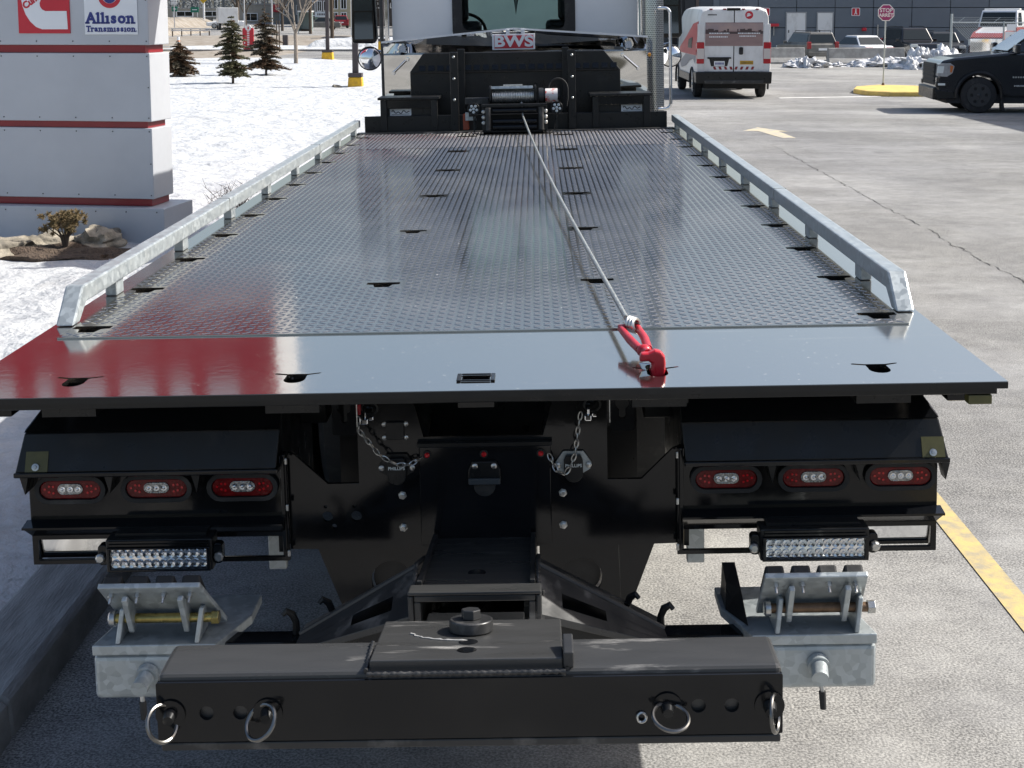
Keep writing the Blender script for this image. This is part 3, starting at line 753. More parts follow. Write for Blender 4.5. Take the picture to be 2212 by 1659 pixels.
for x in (-.55, .50):
    st = MB().prism([(9.42, 1.35), (9.36, 2.15), (9.50, 2.17), (9.62, 1.62), (10.1, 1.60), (10.1, 1.35)], 'x', x-.24, x+.24).build('seat', 'interior', T, bev=.04)
    MB().prism([(9.37, 2.16), (9.36, 2.42), (9.46, 2.42), (9.48, 2.16)], 'x', x-.13, x+.13).build('headrest', 'interior', st, bev=.03)
mb = MB(); mb.torus((-.52, 10.55, 2.05), (0, -.85, .52), .21, .016, 28, 8).cyl((-.52, 10.55, 2.05), (-.52, 10.78, 1.92), .03); mb.build('steering_wheel', 'interior', T, smooth=True)
mb = MB(); mb.tube([(-.02, 9.3, 2.75), (-.01, 9.3, 2.4), (.0, 9.3, 2.22), (.02, 9.3, 2.4), (.035, 9.3, 2.75)], .012, 8); mb.build('hanging_strap', 'rubber', T, smooth=True)
# chrome strip and grab bar on the left cab corner
for x, w, m in ((-1.105, .018, 'chrome'), (-1.150, .014, 'worn')):
    MB().box(x-w, x+w, 9.02, 9.06, 1.30, 2.98).build('corner_trim', m, T, bev=.006)
MB().box(1.072, 1.09, 9.02, 9.06, 1.30, 2.98).build('corner_trim', 'chrome', T, bev=.006)
# exhaust stack with perforated guard
st_o = MB().lathe([(0, .090), (2.55, .090), (2.56, .088)], (0, 0, 0), (0, 0, 1), 40).build('exhaust_guard', 'perf', T, smooth=True, loc=(1.172, 8.98, .82))
MB().cyl((0, 0, 2.4), (0, 0, 3.0), .062, seg=24).build('exhaust_pipe', 'chrome', st_o, smooth=True)
hp = [(1.19, 8.72, 2.242)]
for i in range(7):
    t = math.pi/2*i/6; hp.append((1.245+.048*math.sin(t), 8.72, 2.194+.048*math.cos(t)))
for i in range(7):
    t = math.pi/2*i/6; hp.append((1.250+.045*math.cos(t), 8.72, 1.447-.045*math.sin(t)))
hp.append((1.19, 8.72, 1.402))
MB().tube(hp, .0135, 12).build('grab_bar', 'chrome', T, smooth=True)
MB().cyl((1.105, 8.57, 1.86), (1.105, 8.53, 1.86), .017, .013, 12).build('side_marker', mat('amber_lens', (.75, .30, .02), .2), T, smooth=True)
# mirrors
mg = mat('mirror_glass', (.10, .13, .16), .03, .9)
for sx in (-1, 1):
    ox = -1.53 if sx < 0 else 1.50
    mr = MB().prism([(ox-.125, 1.96), (ox+.10, 1.955), (ox+.125, 2.0), (ox+.105, 2.68), (ox-.105, 2.70), (ox-.13, 2.02)], 'y', 10.98, 11.10).build('door_mirror', 'black', T, bev=.02)
    for za, zb in ((2.0, 2.265), (2.28, 2.66)):
        MB().prism([(ox-.098, za), (ox+.088, za), (ox+.082, zb), (ox-.092, zb)], 'y', 10.974, 10.979).build('mirror_glass', mg, mr)
    MB().tube([(sx*1.06, 11.0, 2.60), (ox, 11.05, 2.72), (ox, 11.05, 2.0), (ox, 11.05, 1.90), (sx*1.06, 11.05, 1.82)], .013, 8).build('mirror_arm', 'chrome', mr, smooth=True)
    cx, cz, rr = (-1.487, 1.808, .112) if sx < 0 else (1.505, 1.778, .105)
    cvx = MB().lathe([(0, rr), (.012, rr*.96), (.028, rr*.74), (.040, rr*.42), (.045, .002)], (cx, 11.0, cz), (0, -1, 0), 32).build('convex_mirror', mat('convex_glass', (.86, .87, .88), .02, 1.), T, smooth=True, ang=60)
    MB().torus((cx, 11.0, cz), (0, 1, 0), rr, .009, 32, 8).build('mirror_rim', 'rubber', cvx, smooth=True)
    MB().lathe([(0, rr*.98), (.05, rr*.55), (.07, .03)], (cx, 11.002, cz), (0, 1, 0), 24).build('mirror_shell', 'black', cvx, smooth=True)
# ---- chassis, axles and wheels
for sx in (-1, 1): MB().box(sx*.46, sx*.38, .95, 12.9, .72, 1.0).build('frame_rail', 'blacks', T, bev=.004)
MB().box(-.46, .46, .93, .96, .74, 1.16).build('rear_crossmember', 'blacks', T)
MB().box(-.30, .30, 1.0, 1.4, .80, 1.02).build('lift_cylinder_housing', 'blacks', T, bev=.02)
for sx in (-1, 1): MB().cyl((sx*.21, .7, .98), (sx*.25, 2.2, 1.05), .045, seg=16).build('hydraulic_ram', 'worn', T, smooth=True)
def tyre_mesh():
    mb = MB(); w = .14; r = .50
    mb.lathe([(-w, .30), (-w, .40), (-w*.94, .46), (-w*.75, r-.008), (-w*.4, r), (w*.4, r), (w*.75, r-.008), (w*.94, .46), (w, .40), (w, .30)], (0, 0, 0), (1, 0, 0), 40); return mb
t0 = tyre_mesh().build('tyre', 'tyre', T, smooth=True)
rim0 = MB().lathe([(-.10, .305), (.06, .30), (.09, .285), (.03, .20), (.03, .10), (.10, .09), (.11, .03)], (0, 0, 0), (1, 0, 0), 28).build('wheel_rim', 'steel', t0, smooth=True)
spots = [(sx*x, y) for y in (3.05, 4.40) for x in (.66, .98) for sx in (-1, 1)]+[(sx*1.02, 12.15) for sx in (-1, 1)]
for k, (x, y) in enumerate(spots):
    o = t0 if k == 0 else t0.copy()
    if k:
        COL.objects.link(o); r2 = rim0.copy(); COL.objects.link(r2); r2.parent = o
    o.location = (x, y, .5-TL*x)
    if x < 0: o.rotation_euler = (0, 0, math.pi)
for y in (3.05, 4.40, 12.15): MB().cyl((-.9, y, .5), (.9, y, .5), .07, seg=14).build('axle', 'blacks', T, smooth=True)
for sx in (-1, 1):
    MB().box(sx*.72, sx*1.22, 5.3, 6.6, .45, 1.08).build('side_toolbox', 'black', T, bev=.02)
    MB().cyl((sx*.95, 7.2, .75), (sx*.95, 8.6, .75), .30, seg=32).build('fuel_tank', 'chrome', T, smooth=True)
    MB().prism([(2.45, 1.02), (2.55, 1.10), (4.95, 1.10), (5.05, 1.02)], 'x', sx*.52, sx*1.20).build('wheel_mudguard', 'blacks', T)

# ------------------------------------------------------------------ tail housings with lamps (both sides)
def q3(mb, A, t):
    """slab from a 3D quad, thickened by vector t"""
    mb.hull2(A, [tuple(Vector(p)+Vector(t)) for p in A]); return mb
LD0 = None
def oval_light(x, z, y, parent, k):
    g = plate('tail_light', stadium(x, z, .196, .077), [stadium(x, z, .170, .054)], 'y', y-.016, y, 'rubber', parent, bev=.004)
    MB().prism(stadium(x, z, .169, .053), 'y', y-.009, y-.001).build('lens', 'lens', g, bev=.003)
    MB().prism(stadium(x, z+.002, .070, .031), 'y', y-.0125, y-.0092).build('reverse_lens', 'clear', g, bev=.0015)
    global LD0
    for sx in (-1, 1):
        for dx, dz in ((.047, .009), (.047, -.009), (.058, .010), (.058, -.006), (.070, .002)):
            if LD0 is None: LD0 = MB().cyl((0, -.0092, 0), (0, -.0105, 0), .0034, seg=8).build('led', 'lensdot', g); o = LD0
            else: o = LD0.copy(); COL.objects.link(o); o.parent = g
            o.location = (x+sx*dx, y, z+dz)
    for dx in (-.021, 0, .021):
        MB().lathe([(0, .0085), (.0012, .0085), (.0005, .004), (.0018, .002)], (x+dx, y-.0126, z+.002), (0, -1, 0), 12).build('reverse_led', 'led', g, smooth=True)
    return g
for sx in (-1, 1):
    def X(v): return sx*v
    xo, xi = 1.247, .542
    hs = q3(MB(), [(X(1.242), .40, 1.098), (X(.548), .40, 1.098), (X(.548), .62, 1.265), (X(1.13), .62, 1.265)], (0, .012, .006)).build('tail_housing', 'black', T)
    q3(MB(), [(X(1.240), .399, 1.096), (X(.545), .399, 1.096), (X(.553), .360, .998), (X(1.259), .360, .998)], (0, .012, .004)).build('visor', 'blacks', hs, bev=.003)
    q3(MB(), [(X(1.262), .352, .999), (X(.549), .352, .999), (X(.549), .420, .992), (X(1.262), .420, .992)], (0, 0, -.014)).build('visor_lip', 'black', hs, bev=.003)
    q3(MB(), [(X(1.259), .362, .997), (X(1.241), .400, 1.094), (X(1.131), .62, 1.26), (X(1.26), .62, .99)], (X(-.006), 0, 0)).build('housing_end', 'black', hs)
    MB().box(X(xo), X(.535), .421, .434, .806, .990).build('light_plate', 'black', hs, bev=.002)
    cs = (1.129, .892, .656) if sx < 0 else (1.143, .906, .668)
    for k, c in enumerate(cs): oval_light(X(c), .932, .420, hs, k)
    for c in (cs[0]+.112, (cs[0]+cs[1])/2, (cs[1]+cs[2])/2):
        MB().prism([(X(c)-.011, .979), (X(c)+.011, .979), (X(c)+.001, .932)], 'y', .372, .4205).build('gusset', 'blacks', hs)
    q3(MB(), [(X(1.256), .372, .838), (X(.545), .372, .838), (X(.545), .42, .845), (X(1.256), .42, .845)], (0, 0, -.006)).build('lower_lip', 'black', hs)
    q3(MB(), [(X(1.256), .372, .8375), (X(.545), .372, .8375), (X(.545), .418, .800), (X(1.244), .418, .800)], (0, .004, 0)).build('lower_lip_face', 'black', hs)
    plate('lower_frame', rect(min(X(1.246), X(.535)), max(X(1.246), X(.535)), .716, .805), [rrect(min(X(1.232), X(.546)), max(X(1.232), X(.546)), .727, .787, .006)], 'y', .421, .436, 'black', hs)
    MB().prism([(.4365, .72), (2.30, .72), (2.42, .90), (2.42, 1.16), (.62, 1.16), (.4365, .99)], 'x', X(1.246), X(1.234)).build('housing_side', 'black', hs)
    MB().box(X(1.233), X(.56), 2.36, 2.37, .80, 1.16).build('housing_back', 'blacks', hs)
    px = (-1.2320, -1.171) if sx < 0 else (1.189, 1.250)
    pt = q3(MB(), [(px[0], .3815, 1.050), (px[1], .3815, 1.050), (px[1], .3602, .999), (px[0], .3602, .999)], (0, -.0022, .001)).build('reflective_patch', 'olive', hs)
    MB().lathe([(0, .010), (.003, .010), (.0035, .005), (.006, .004)], ((px[0]+px[1])/2-.002, .3625, 1.012), (0, -1, .35), 14).build('rivet', 'steel', pt, smooth=True)
    px0, px1 = (-1.2310, -.985) if sx < 0 else (1.012, 1.2310)
    q3(MB(), [(px0, .4375, .7885), (px1, .4375, .7885), (px1, .4475, .7255), (px0, .4475, .7255)], (0, .004, 0)).build('polished_panel', 'chrome', hs)
    # LED light bar under the housing
    bx0, bx1 = (-1.008, -.722) if sx < 0 else (.745, 1.036)
    bar = MB().box(bx0, bx1, .305, .375, .738, .826).build('light_bar', 'blacks', T, bev=.004)
    for z in (.818, .809): MB().box(bx0+.01, bx1-.01, .299, .3045, z, z+.005).build('cooling_fin', 'black', bar)
    plate('bezel', rect(bx0+.004, bx1-.004, .740, .806), [rect(bx0+.014, bx1-.014, .747, .801)], 'y', .293, .3045, 'black', bar, bev=.002)
    MB().box(bx0+.0142, bx1-.0142, .3035, .3045, .7472, .8008).build('reflector_plate', 'chrome', bar)
    n = 12; step = (bx1-bx0-.030)/n
    for r in range(2):
        for i in range(n):
            cx = bx0+.015+step*(i+.5); cz = .7607+r*.0265
            if r == 0 and i == 0:
                l0 = MB().lathe([(0, .0112), (.004, .0112), (.0035, .0095), (.0008, .0045), (.0008, .003), (.0022, .0022)], (0, 0, 0), (0, -1, 0), 14).build('led', 'led', bar, smooth=True); o = l0
            else: o = l0.copy(); COL.objects.link(o)
            o.location = (cx, .3033, cz)
    for x in (bx0-.012, bx1+.012):
        MB().prism(rrect(x-.013, x+.013, .752, .808, .010), 'y', .315, .345).build('end_bracket', 'black', bar, bev=.002)
        MB().lathe([(0, .0135), (.010, .0135), (.014, .009)], (x+(.004 if x > bx1 else -.004), .314, .774), (0, -1, 0), 8).build('star_knob', 'steel', bar)
    MB().box(bx0+.02, bx1-.02, .33, .42, .8265, .834).build('bar_mount', 'blacks', bar)
    MB().box(X(.58), X(.63), .60, .63, .62, .80).build('bracket_arm', 'galv', T, bev=.003)
    MB().box(X(.548), X(.57), .45, .95, .73, 1.25).build('inner_side_plate', 'blacks', T)

# ------------------------------------------------------------------ centre of the tail
po = [(-.537, .738), (-.537, 1.014), (-.518, 1.008), (-.428, .923), (-.341, .923), (-.341, 1.265), (-.214, 1.265), (-.160, 1.052), (.170, 1.052), (.228, 1.265), (.346, 1.265), (.346, .923), (.440, .923), (.526, 1.008), (.543, 1.014), (.543, .738), (.40, .735), (-.38, .735)]
rear = plate('rear_plate', po, [circ(-.432, .829, .0155), circ(-.352, .829, .0155), circ(-.437, .858, .005, 10), circ(-.357, .858, .005, 10), circ(-.414, .801, .0075, 12)], 'y', .450, .464, 'black', T)
MB().box(-.172, .190, .432, .4495, .748, 1.030).build('centre_plate', 'black', rear, bev=.003)
MB().box(-.176, .194, .426, .448, 1.0305, 1.040).build('centre_plate_edge', 'blacks', rear)
for sx in (-1, 1):
    MB().box(sx*.540, sx*.552, .412, .450, .735, 1.02).build('side_flange', 'black', rear, bev=.002)
    for z in (1.003, .872, .742):
        MB().box(sx*.5305, sx*.5385, .404, .412, z-.009, z+.009).build('flange_bolt', 'steel', rear, bev=.002)
    for z in (.888, .796):
        MB().lathe([(0, .012), (.003, .012), (.003, .0095), (.010, .0095), (.011, .006)], (sx*.222, .4495, z), (0, -1, 0), 6).build('plate_bolt', 'steel', rear)
for sx, kx in ((-1, -.362), (1, .383)):
    key = circ(kx, 1.168, .0185, 18)[:]
    hole = [p for p in key if p[1] > 1.153]
    ks = []
    for i in range(17):
        t = R(-62)+R(304)*i/16; ks.append((kx+.0185*math.cos(t), 1.166+.0185*math.sin(t)))
    ks += [(kx-.0085, 1.132), (kx-.006, 1.127), (kx, 1.125), (kx+.006, 1.127), (kx+.0085, 1.132)]
    plate('key_plate', rrect(kx-.032, kx+.032, 1.092, 1.262, .006), [ks], 'y', .345, .358, 'black', T)
    MB().box(kx-.032, kx+.032, .3585, .447, 1.245, 1.262).build('key_plate_web', 'blacks', T)
    MB().box(kx-.05, kx+.05, .70, .71, 1.0, 1.28).build('slider_plate', 'blacks', T)
for x in (-.149, .007, .163):
    mk = MB().lathe([(0, .0115), (.004, .0115), (.005, .009)], (x, .4315, 1.008), (0, -1, 0), 16).build('marker_light', 'rubber', rear, smooth=True)
    MB().lathe([(0, .0075), (.003, .007), (.006, .004)], (x, .4262, 1.008), (0, -1, 0), 14).build('marker_lens', mat('lit_red_marker', (.6, .01, .02), .2), mk, smooth=True)
# middle tow-socket cover, square bracket, round plugs
so = MB().prism([(-.037, .930), (.052, .930), (.052, .965), (.040, .990), (-.025, .990), (-.037, .965)], 'y', .418, .4315).build('socket_cover', 'blacks', rear, bev=.003)
MB().box(-.036, .051, .406, .4175, .928, .945).build('socket_flap', mat('grey_flap', (.05, .06, .07), .4), so, bev=.002)
for x in (-.018, .034): MB().lathe([(0, .008), (.004, .008), (.006, .005)], (x, .4175, .978), (0, -1, 0), 12).build('socket_screw', 'steel', so, smooth=True)
MB().cyl((.007, .4315, .92), (.007, .422, .92), .030, seg=24).build('socket_body', 'rubber', so, smooth=True)
sq = MB().prism(rrect(-.262, -.212, 1.048, 1.098, .005), 'y', .440, .4495).build('receptacle_plate', 'blacks', rear, bev=.002)
for x in (-.266, -.207):
    for z in (1.053, 1.091): MB().lathe([(0, .007), (.004, .007), (.006, .004)], (x, .4495, z), (0, -1, 0), 12).build('screw', 'steel', sq, smooth=True)
for nm, cx, bm_ in (('plug_socket', -.234, 'blacks'), ('plug_socket', .252, 'galv')):
    bp = plate('plug_socket', [(cx-.050, .975), (cx-.028, 1.008), (cx+.028, 1.008), (cx+.050, .975), (cx+.046, .958), (cx+.024, .945), (cx-.024, .945), (cx-.046, .958)], [circ(cx, .962, .0245, 18)], 'y', .440, .4495, bm_, rear)
    MB().prism([(cx-.026, .985), (cx-.020, 1.0), (cx+.020, 1.0), (cx+.026, .985)]+[(cx+.026*math.cos(t), .951+.027*math.sin(t)) for t in np.linspace(0, -math.pi, 12)], 'y', .424, .4395).build('socket_lid', 'blacks', bp, bev=.002)
    text_obj('lid_lettering', 'PHILLIPS', .0125, 'lampglass', bp, (cx, .4232, .972), depth=.0008, bold=.0002)
    for sx in (-1, 1): MB().lathe([(0, .008), (.004, .008), (.006, .005)], (cx+sx*.042, .4395, .970), (0, -1, 0), 12).build('socket_bolt', 'steel', bp, smooth=True)
def chain(path, name):
    P = [Vector(p) for p in path]; pts = []
    for a, b in zip(P[:-1], P[1:]):
        k = max(1, int((b-a).length/.0155))
        for i in range(k): pts.append(a+(b-a)*i/k)
    pts.append(P[-1]); mb = MB()
    for i in range(len(pts)-1):
        a, b = pts[i], pts[i+1]; d = (b-a).normalized(); side = Vector((0, 1, 0)).cross(d).normalized()
        if i % 2: side = d.cross(side).normalized()
        c = (a+b)/2; Lp = []
        for j in range(10):
            t = 2*math.pi*j/10; Lp.append(c+d*math.cos(t)*.0125+side*math.sin(t)*.0055)
        mb.tube(Lp, .0019, 5, True)
    o = mb.build(name, 'steel', rear, smooth=True); return o
for pth, lx in (([(-.331, .40, 1.125), (-.330, .40, 1.088), (-.302, .405, 1.050), (-.280, .405, 1.020), (-.255, .41, 1.000), (-.227, .41, .987), (-.195, .415, .986), (-.163, .43, .999)], -.312),
                ([(.274, .405, 1.128), (.266, .405, 1.085), (.262, .405, 1.05), (.256, .405, 1.01), (.243, .408, .975), (.227, .41, .951), (.205, .415, .962), (.185, .43, 1.002)], .293)):
    ch = chain(pth, 'safety_chain')
    mb = MB(); mb.box(lx-.010, lx+.009, .385, .405, 1.108, 1.124).box(lx-.003, lx+.004, .388, .402, 1.1242, 1.142).box(lx+.010, lx+.024, .388, .402, 1.118, 1.130)
    mb.build('shackle', 'chrome', ch, bev=.003)
    MB().torus((lx+.012, .40, 1.150), (0, .9, .35), .022, .003, 20, 6).build('hose_loop', 'rubber', ch, smooth=True)
MB().box(-.331, -.322, .385, .400, 1.135, 1.165).build('red_tag', 'red', rear, bev=.003)
for x in (-.327, .349): MB().box(x-.0012, x+.0012, .3440, .3452, 1.115, 1.19).build('edge_weld', 'steel', rear)
# ------------------------------------------------------------------ wheel lift
def bz(y): return .765+.154*(.45-y)
for sx in (-1, 1):
    cx = .004
    br = plate('boom_bracket', [(cx+sx*.150, .742), (cx+sx*.372, .742), (cx+sx*.378, .54), (cx+sx*.150, .52)], [circ(cx+sx*.268, .622, .058, 28)], 'y', .500, .516, 'black', T)
    MB().prism([(cx+sx*.3725, .740), (cx+sx*.480, .735), (cx+sx*.40, .52), (cx+sx*.379, .52)], 'y', .502, .515).build('bracket_gusset', 'black', br)
    MB().box(cx+sx*.15, cx+sx*.372, .470, .512, .743, .752).build('bracket_edge', 'blacks', br, bev=.002)
    MB().cyl((cx+sx*.268, .53, .622), (cx+sx*.268, .90, .622), .055, seg=20).build('pivot_tube', 'blacks', br, smooth=True)
bw0, bw1 = -.138, .146
yf, yb = -.20, 1.0; hgt = .20
def bq(x, y, h): return (x, y+h*.15, bz(y)-h)
boom = MB()
for (a, b, h0, h1) in ((bw0, bw1, 0, .016), (bw0, bw1, hgt-.016, hgt), (bw0, bw0+.016, .016, hgt-.016), (bw1-.016, bw1, .016, hgt-.016)):
    boom.hull2([bq(a, yf, h0), bq(b, yf, h0), bq(b, yf, h1), bq(a, yf, h1)], [bq(a, yb, h0), bq(b, yb, h0), bq(b, yb, h1), bq(a, yb, h1)])
boom = boom.build('lift_boom', 'scuff', T, bev=.003)
col = MB()
for (a, b, h0, h1) in ((bw0-.014, bw1+.014, -.010, -.001), (bw0-.014, bw0-.001, 0, hgt), (bw1+.001, bw1+.014, 0, hgt)):
    col.hull2([bq(a, yf-.004, h0), bq(b, yf-.004, h0), bq(b, yf-.004, h1), bq(a, yf-.004, h1)], [bq(a, yf+.075, h0), bq(b, yf+.075, h0), bq(b, yf+.075, h1), bq(a, yf+.075, h1)])
col.build('boom_collar', 'scuff', boom, bev=.004)
for x0, x1 in ((bw0+.001, bw0+.014), (bw1-.014, bw1-.001)):
    MB().hull2([bq(x0, yf+.078, -.018), bq(x1, yf+.078, -.018), bq(x1, yf+.078, -.001), bq(x0, yf+.078, -.001)], [bq(x0, .42, -.018), bq(x1, .42, -.018), bq(x1, .42, -.001), bq(x0, .42, -.001)]).build('boom_rib', 'worn', boom, bev=.002)
MB().hull2([(.0, yf+.02, bz(yf)-.06), (-.10, yf+.05, bz(yf)-.06), (-.10, yf+.05, bz(yf)-.19), (.0, yf+.05, bz(yf)-.19)], [(.11, .3, bz(.3)-.06), (.11, .31, bz(.3)-.06), (.11, .31, bz(.3)-.19), (.11, .3, bz(.3)-.19)]).build('inner_tongue', 'blacks', boom)
for (x, y) in ((.0, .02),):
    MB().cyl((x, y, bz(y)+.0015), (x, y, bz(y)-.01), .022, seg=20).build('boom_plug', 'black', boom, smooth=True)
# pivot plate, washers, bolt
S = .160
def pz(y): return .952+S*(-.72-y)
def plate_mid(y0, y1, x0, x1, dz0, dz1):
    return MB().hull2([(x0, y0, pz(y0)+dz0), (x1, y0, pz(y0)+dz0), (x1, y0, pz(y0)+dz1), (x0, y0, pz(y0)+dz1)], [(x0, y1, pz(y1)+dz0), (x1, y1, pz(y1)+dz0), (x1, y1, pz(y1)+dz1), (x0, y1, pz(y1)+dz1)])
pv = plate_mid(-.722, -.430, -.178, .201, 0, -.030).build('pivot_plate', 'scuff', T, bev=.003)
plate_mid(-.735, -.50, -.182, .206, -.0305, -.052).build('pivot_under_plate', 'blacks', pv, bev=.003)
plate_mid(-.50, -.25, -.10, .12, -.031, -.10).build('pivot_tongue', 'blacks', pv, bev=.003)
pc = Vector((.012, -.520, pz(-.52))); nz = Vector((0, S, 1)).normalized()
MB().cyl(pc+nz*.001, pc+nz*.026, .046, seg=32).build('pivot_washer', 'worn', pv, smooth=True, bev=.003)
MB().cyl(pc+nz*.0262, pc+nz*.046, .021, seg=6).build('pivot_bolt', 'worn', pv, bev=.002)
for y in (-.602, -.660):
    c = Vector((.010, y, pz(y))); MB().cyl(c+nz*.0012, c-nz*.006, .0195, seg=24).build('plate_hole', 'black', pv, smooth=True)
mb = MB(); P = []
for i in range(18):
    t = R(188)+R(80)*i/17; q = Vector((.012+(.125+.004*math.sin(i*2.1))*math.cos(t), -.52+.072*math.sin(t), 0)); P.append((q.x, q.y, pz(q.y)+.0008))
mb.tube(P, [.0006+.0022*abs(math.sin(i*1.3)) for i in range(len(P))], 4); mb.build('wear_arc', mat('bare_metal_scuff', (.34, .335, .32), .6), pv)
# crossbar with pin holes
xb = MB().box(-.595, .628, -.728, -.585, .795, .932).build('crossbar', 'scuff', T, bev=.012, seg=3)
hx = (-.497, -.431, .463, .528)
plate('crossbar_face', rrect(-.594, .627, .799, .921, .004), [circ(h, .858, .0142, 20) for h in hx], 'y', -.740, -.7285, 'black', xb, bev=.002)
MB().box(-.590, .624, -.735, -.60, .778, .7945).build('crossbar_foot', 'worn', xb, bev=.003)
MB().box(.2015, .222, -.728, -.64, .933, .966).build('stop_block', 'worn', xb, bev=.003)
for (x, c, nrm) in ((-.567, (-.578, -.764, .850), (.74, -.50, .38)), (-.377, (-.386, -.768, .852), (-.50, -.58, .64)), (.402, (.406, -.772, .852), (.12, -.34, .93)), (.601, (.607, -.766, .853), (.92, -.32, .12))):
    pin = MB().cyl((x, -.7405, .858), (x, -.745, .858), .029, seg=28).build('lock_pin', 'black', xb, smooth=True)
    MB().cyl((x, -.7452, .858), (x, -.765, .855), .014, .010, 16).build('pin_shank', 'blacks', pin, smooth=True)
    MB().torus(c, nrm, .0345, .0042, 32, 8).build('pin_ring', mat('dull_ring_steel', (.20, .195, .185), .28, 1.), pin, smooth=True)
MB().torus((.352, -.744, .838), (.2, -1, .2), .009, .003, 14, 6).build('keeper_ring', 'steel', xb, smooth=True)
def bead(path, r, parent):
    P = [Vector(p) for p in path]; Q = []
    for a, b in zip(P[:-1], P[1:]):
        n = max(2, int((b-a).length/.006)); Q += [a.lerp(b, i/n) for i in range(n)]
    Q.append(P[-1])
    return MB().tube(Q, [r*(1+.35*math.sin(i*2.4)) for i in range(len(Q))], 6).build('weld_bead', 'worn', parent, smooth=True, ang=80)
for x in (-.185, .209): bead([(x, -.728, .934), (x, -.60, .934)], .0045, pv)
bead([(-.182, -.737, .931), (.206, -.737, .931)], .0045, pv)
bead([(bw0-.016, yf+.08, bz(yf+.08)-.01), (bw0-.016, yf+.08, bz(yf+.08)-.16)], .005, boom); bead([(bw1+.016, yf+.08, bz(yf+.08)-.01), (bw1+.016, yf+.08, bz(yf+.08)-.16)], .005, boom)
bead([(bw0, yf+.082, bz(yf+.082)+.002), (bw1, yf+.082, bz(yf+.082)+.002)], .004, boom)
# arms and gussets out to the wheel brackets
for sx in (-1, 1):
    ex = .44 if sx < 0 else .46
    MB().box(sx*.655, sx*.30, -.015, .055, .612, .676).build('lift_arm', 'black', T, bev=.006)
    x0 = .152 if sx > 0 else .144
    A_ = Vector((sx*x0, -.03, .872)); B_ = Vector((sx*ex, .0, .690)); C_ = Vector((sx*x0, -.185, .812)); D_ = Vector((sx*(ex+.01), -.055, .672)); E_ = Vector((sx*x0, .20, .800)); F_ = Vector((sx*ex, .09, .676))
    def hq(mb, P, holes):
        """sloping plate P[0..3] with rectangular openings given in its own u, v"""
        def at(u, v): return P[0].lerp(P[1], u).lerp(P[3].lerp(P[2], u), v)
        us = sorted({0., 1.} | {k for q in holes for k in q[:2]}); vs2 = sorted({0., 1.} | {k for q in holes for k in q[2:]})
        for i in range(len(us)-1):
            for j in range(len(vs2)-1):
                uc, vc = (us[i]+us[i+1])/2, (vs2[j]+vs2[j+1])/2
                if any(q[0] < uc < q[1] and q[2] < vc < q[3] for q in holes): continue
                mb.add([at(us[i], vs2[j]), at(us[i+1], vs2[j]), at(us[i+1], vs2[j+1]), at(us[i], vs2[j+1])], [(0, 1, 2, 3)])
    mb = MB(); hq(mb, [A_, B_, D_, C_], [(.18, .52, .42, .74)]); g1 = mb.build('arm_gusset', 'worn', T, recalc=False)
    mb = MB(); hq(mb, [A_, B_, F_, E_], [(.22, .40, .30, .65), (.58, .74, .30, .68)]); mb.build('gusset_back', 'worn', g1, recalc=False)
    MB().tube([A_, B_], .007, 8).build('gusset_ridge', 'scuff', g1, smooth=True)
    bead([tuple(C_+Vector((0, 0, .004))), tuple(A_+Vector((0, 0, .004))), tuple(E_+Vector((0, 0, .004)))], .005, g1)
    MB().hull2([tuple(C_), tuple(D_), (D_.x, D_.y, .655), (C_.x, C_.y, .792)], [tuple(C_+Vector((0, .012, 0))), tuple(D_+Vector((0, .012, 0))), (D_.x, D_.y+.012, .655), (C_.x, C_.y+.012, .792)]).build('gusset_edge', 'scuff', g1, bev=.002)
    MB().hull2([(C_.x, C_.y+.014, .80), (D_.x, D_.y+.014, .66), (D_.x, D_.y+.014, .600), (C_.x, C_.y+.014, .640)], [(C_.x, C_.y+.026, .80), (D_.x, D_.y+.026, .66), (D_.x, D_.y+.026, .600), (C_.x, C_.y+.026, .640)]).build('gusset_web', 'blacks', g1)
    MB().hull2([(C_.x, C_.y+.04, .78), (D_.x, D_.y+.03, .655), (F_.x, F_.y-.02, .655), (E_.x, E_.y-.02, .775)], [(C_.x, C_.y+.04, .775), (D_.x, D_.y+.03, .65), (F_.x, F_.y-.02, .65), (E_.x, E_.y-.02, .770)]).build('gusset_dark_backing', 'interior', g1)  # dark sheet added behind the openings, standing in for shade inside the gusset
    for (hx_, hy) in ((.375, .10), (.455, .03)):
        zb = .690; P = [(sx*hx_, hy, zb-.012), (sx*hx_, hy, zb+.018), (sx*(hx_+.008), hy-.004, zb+.040), (sx*(hx_+.022), hy-.008, zb+.050), (sx*(hx_+.030), hy-.010, zb+.040)]
        MB().tube(P, [.010, .009, .010, .009, .006], 8).build('chain_hook', 'blacks', g1, smooth=True)
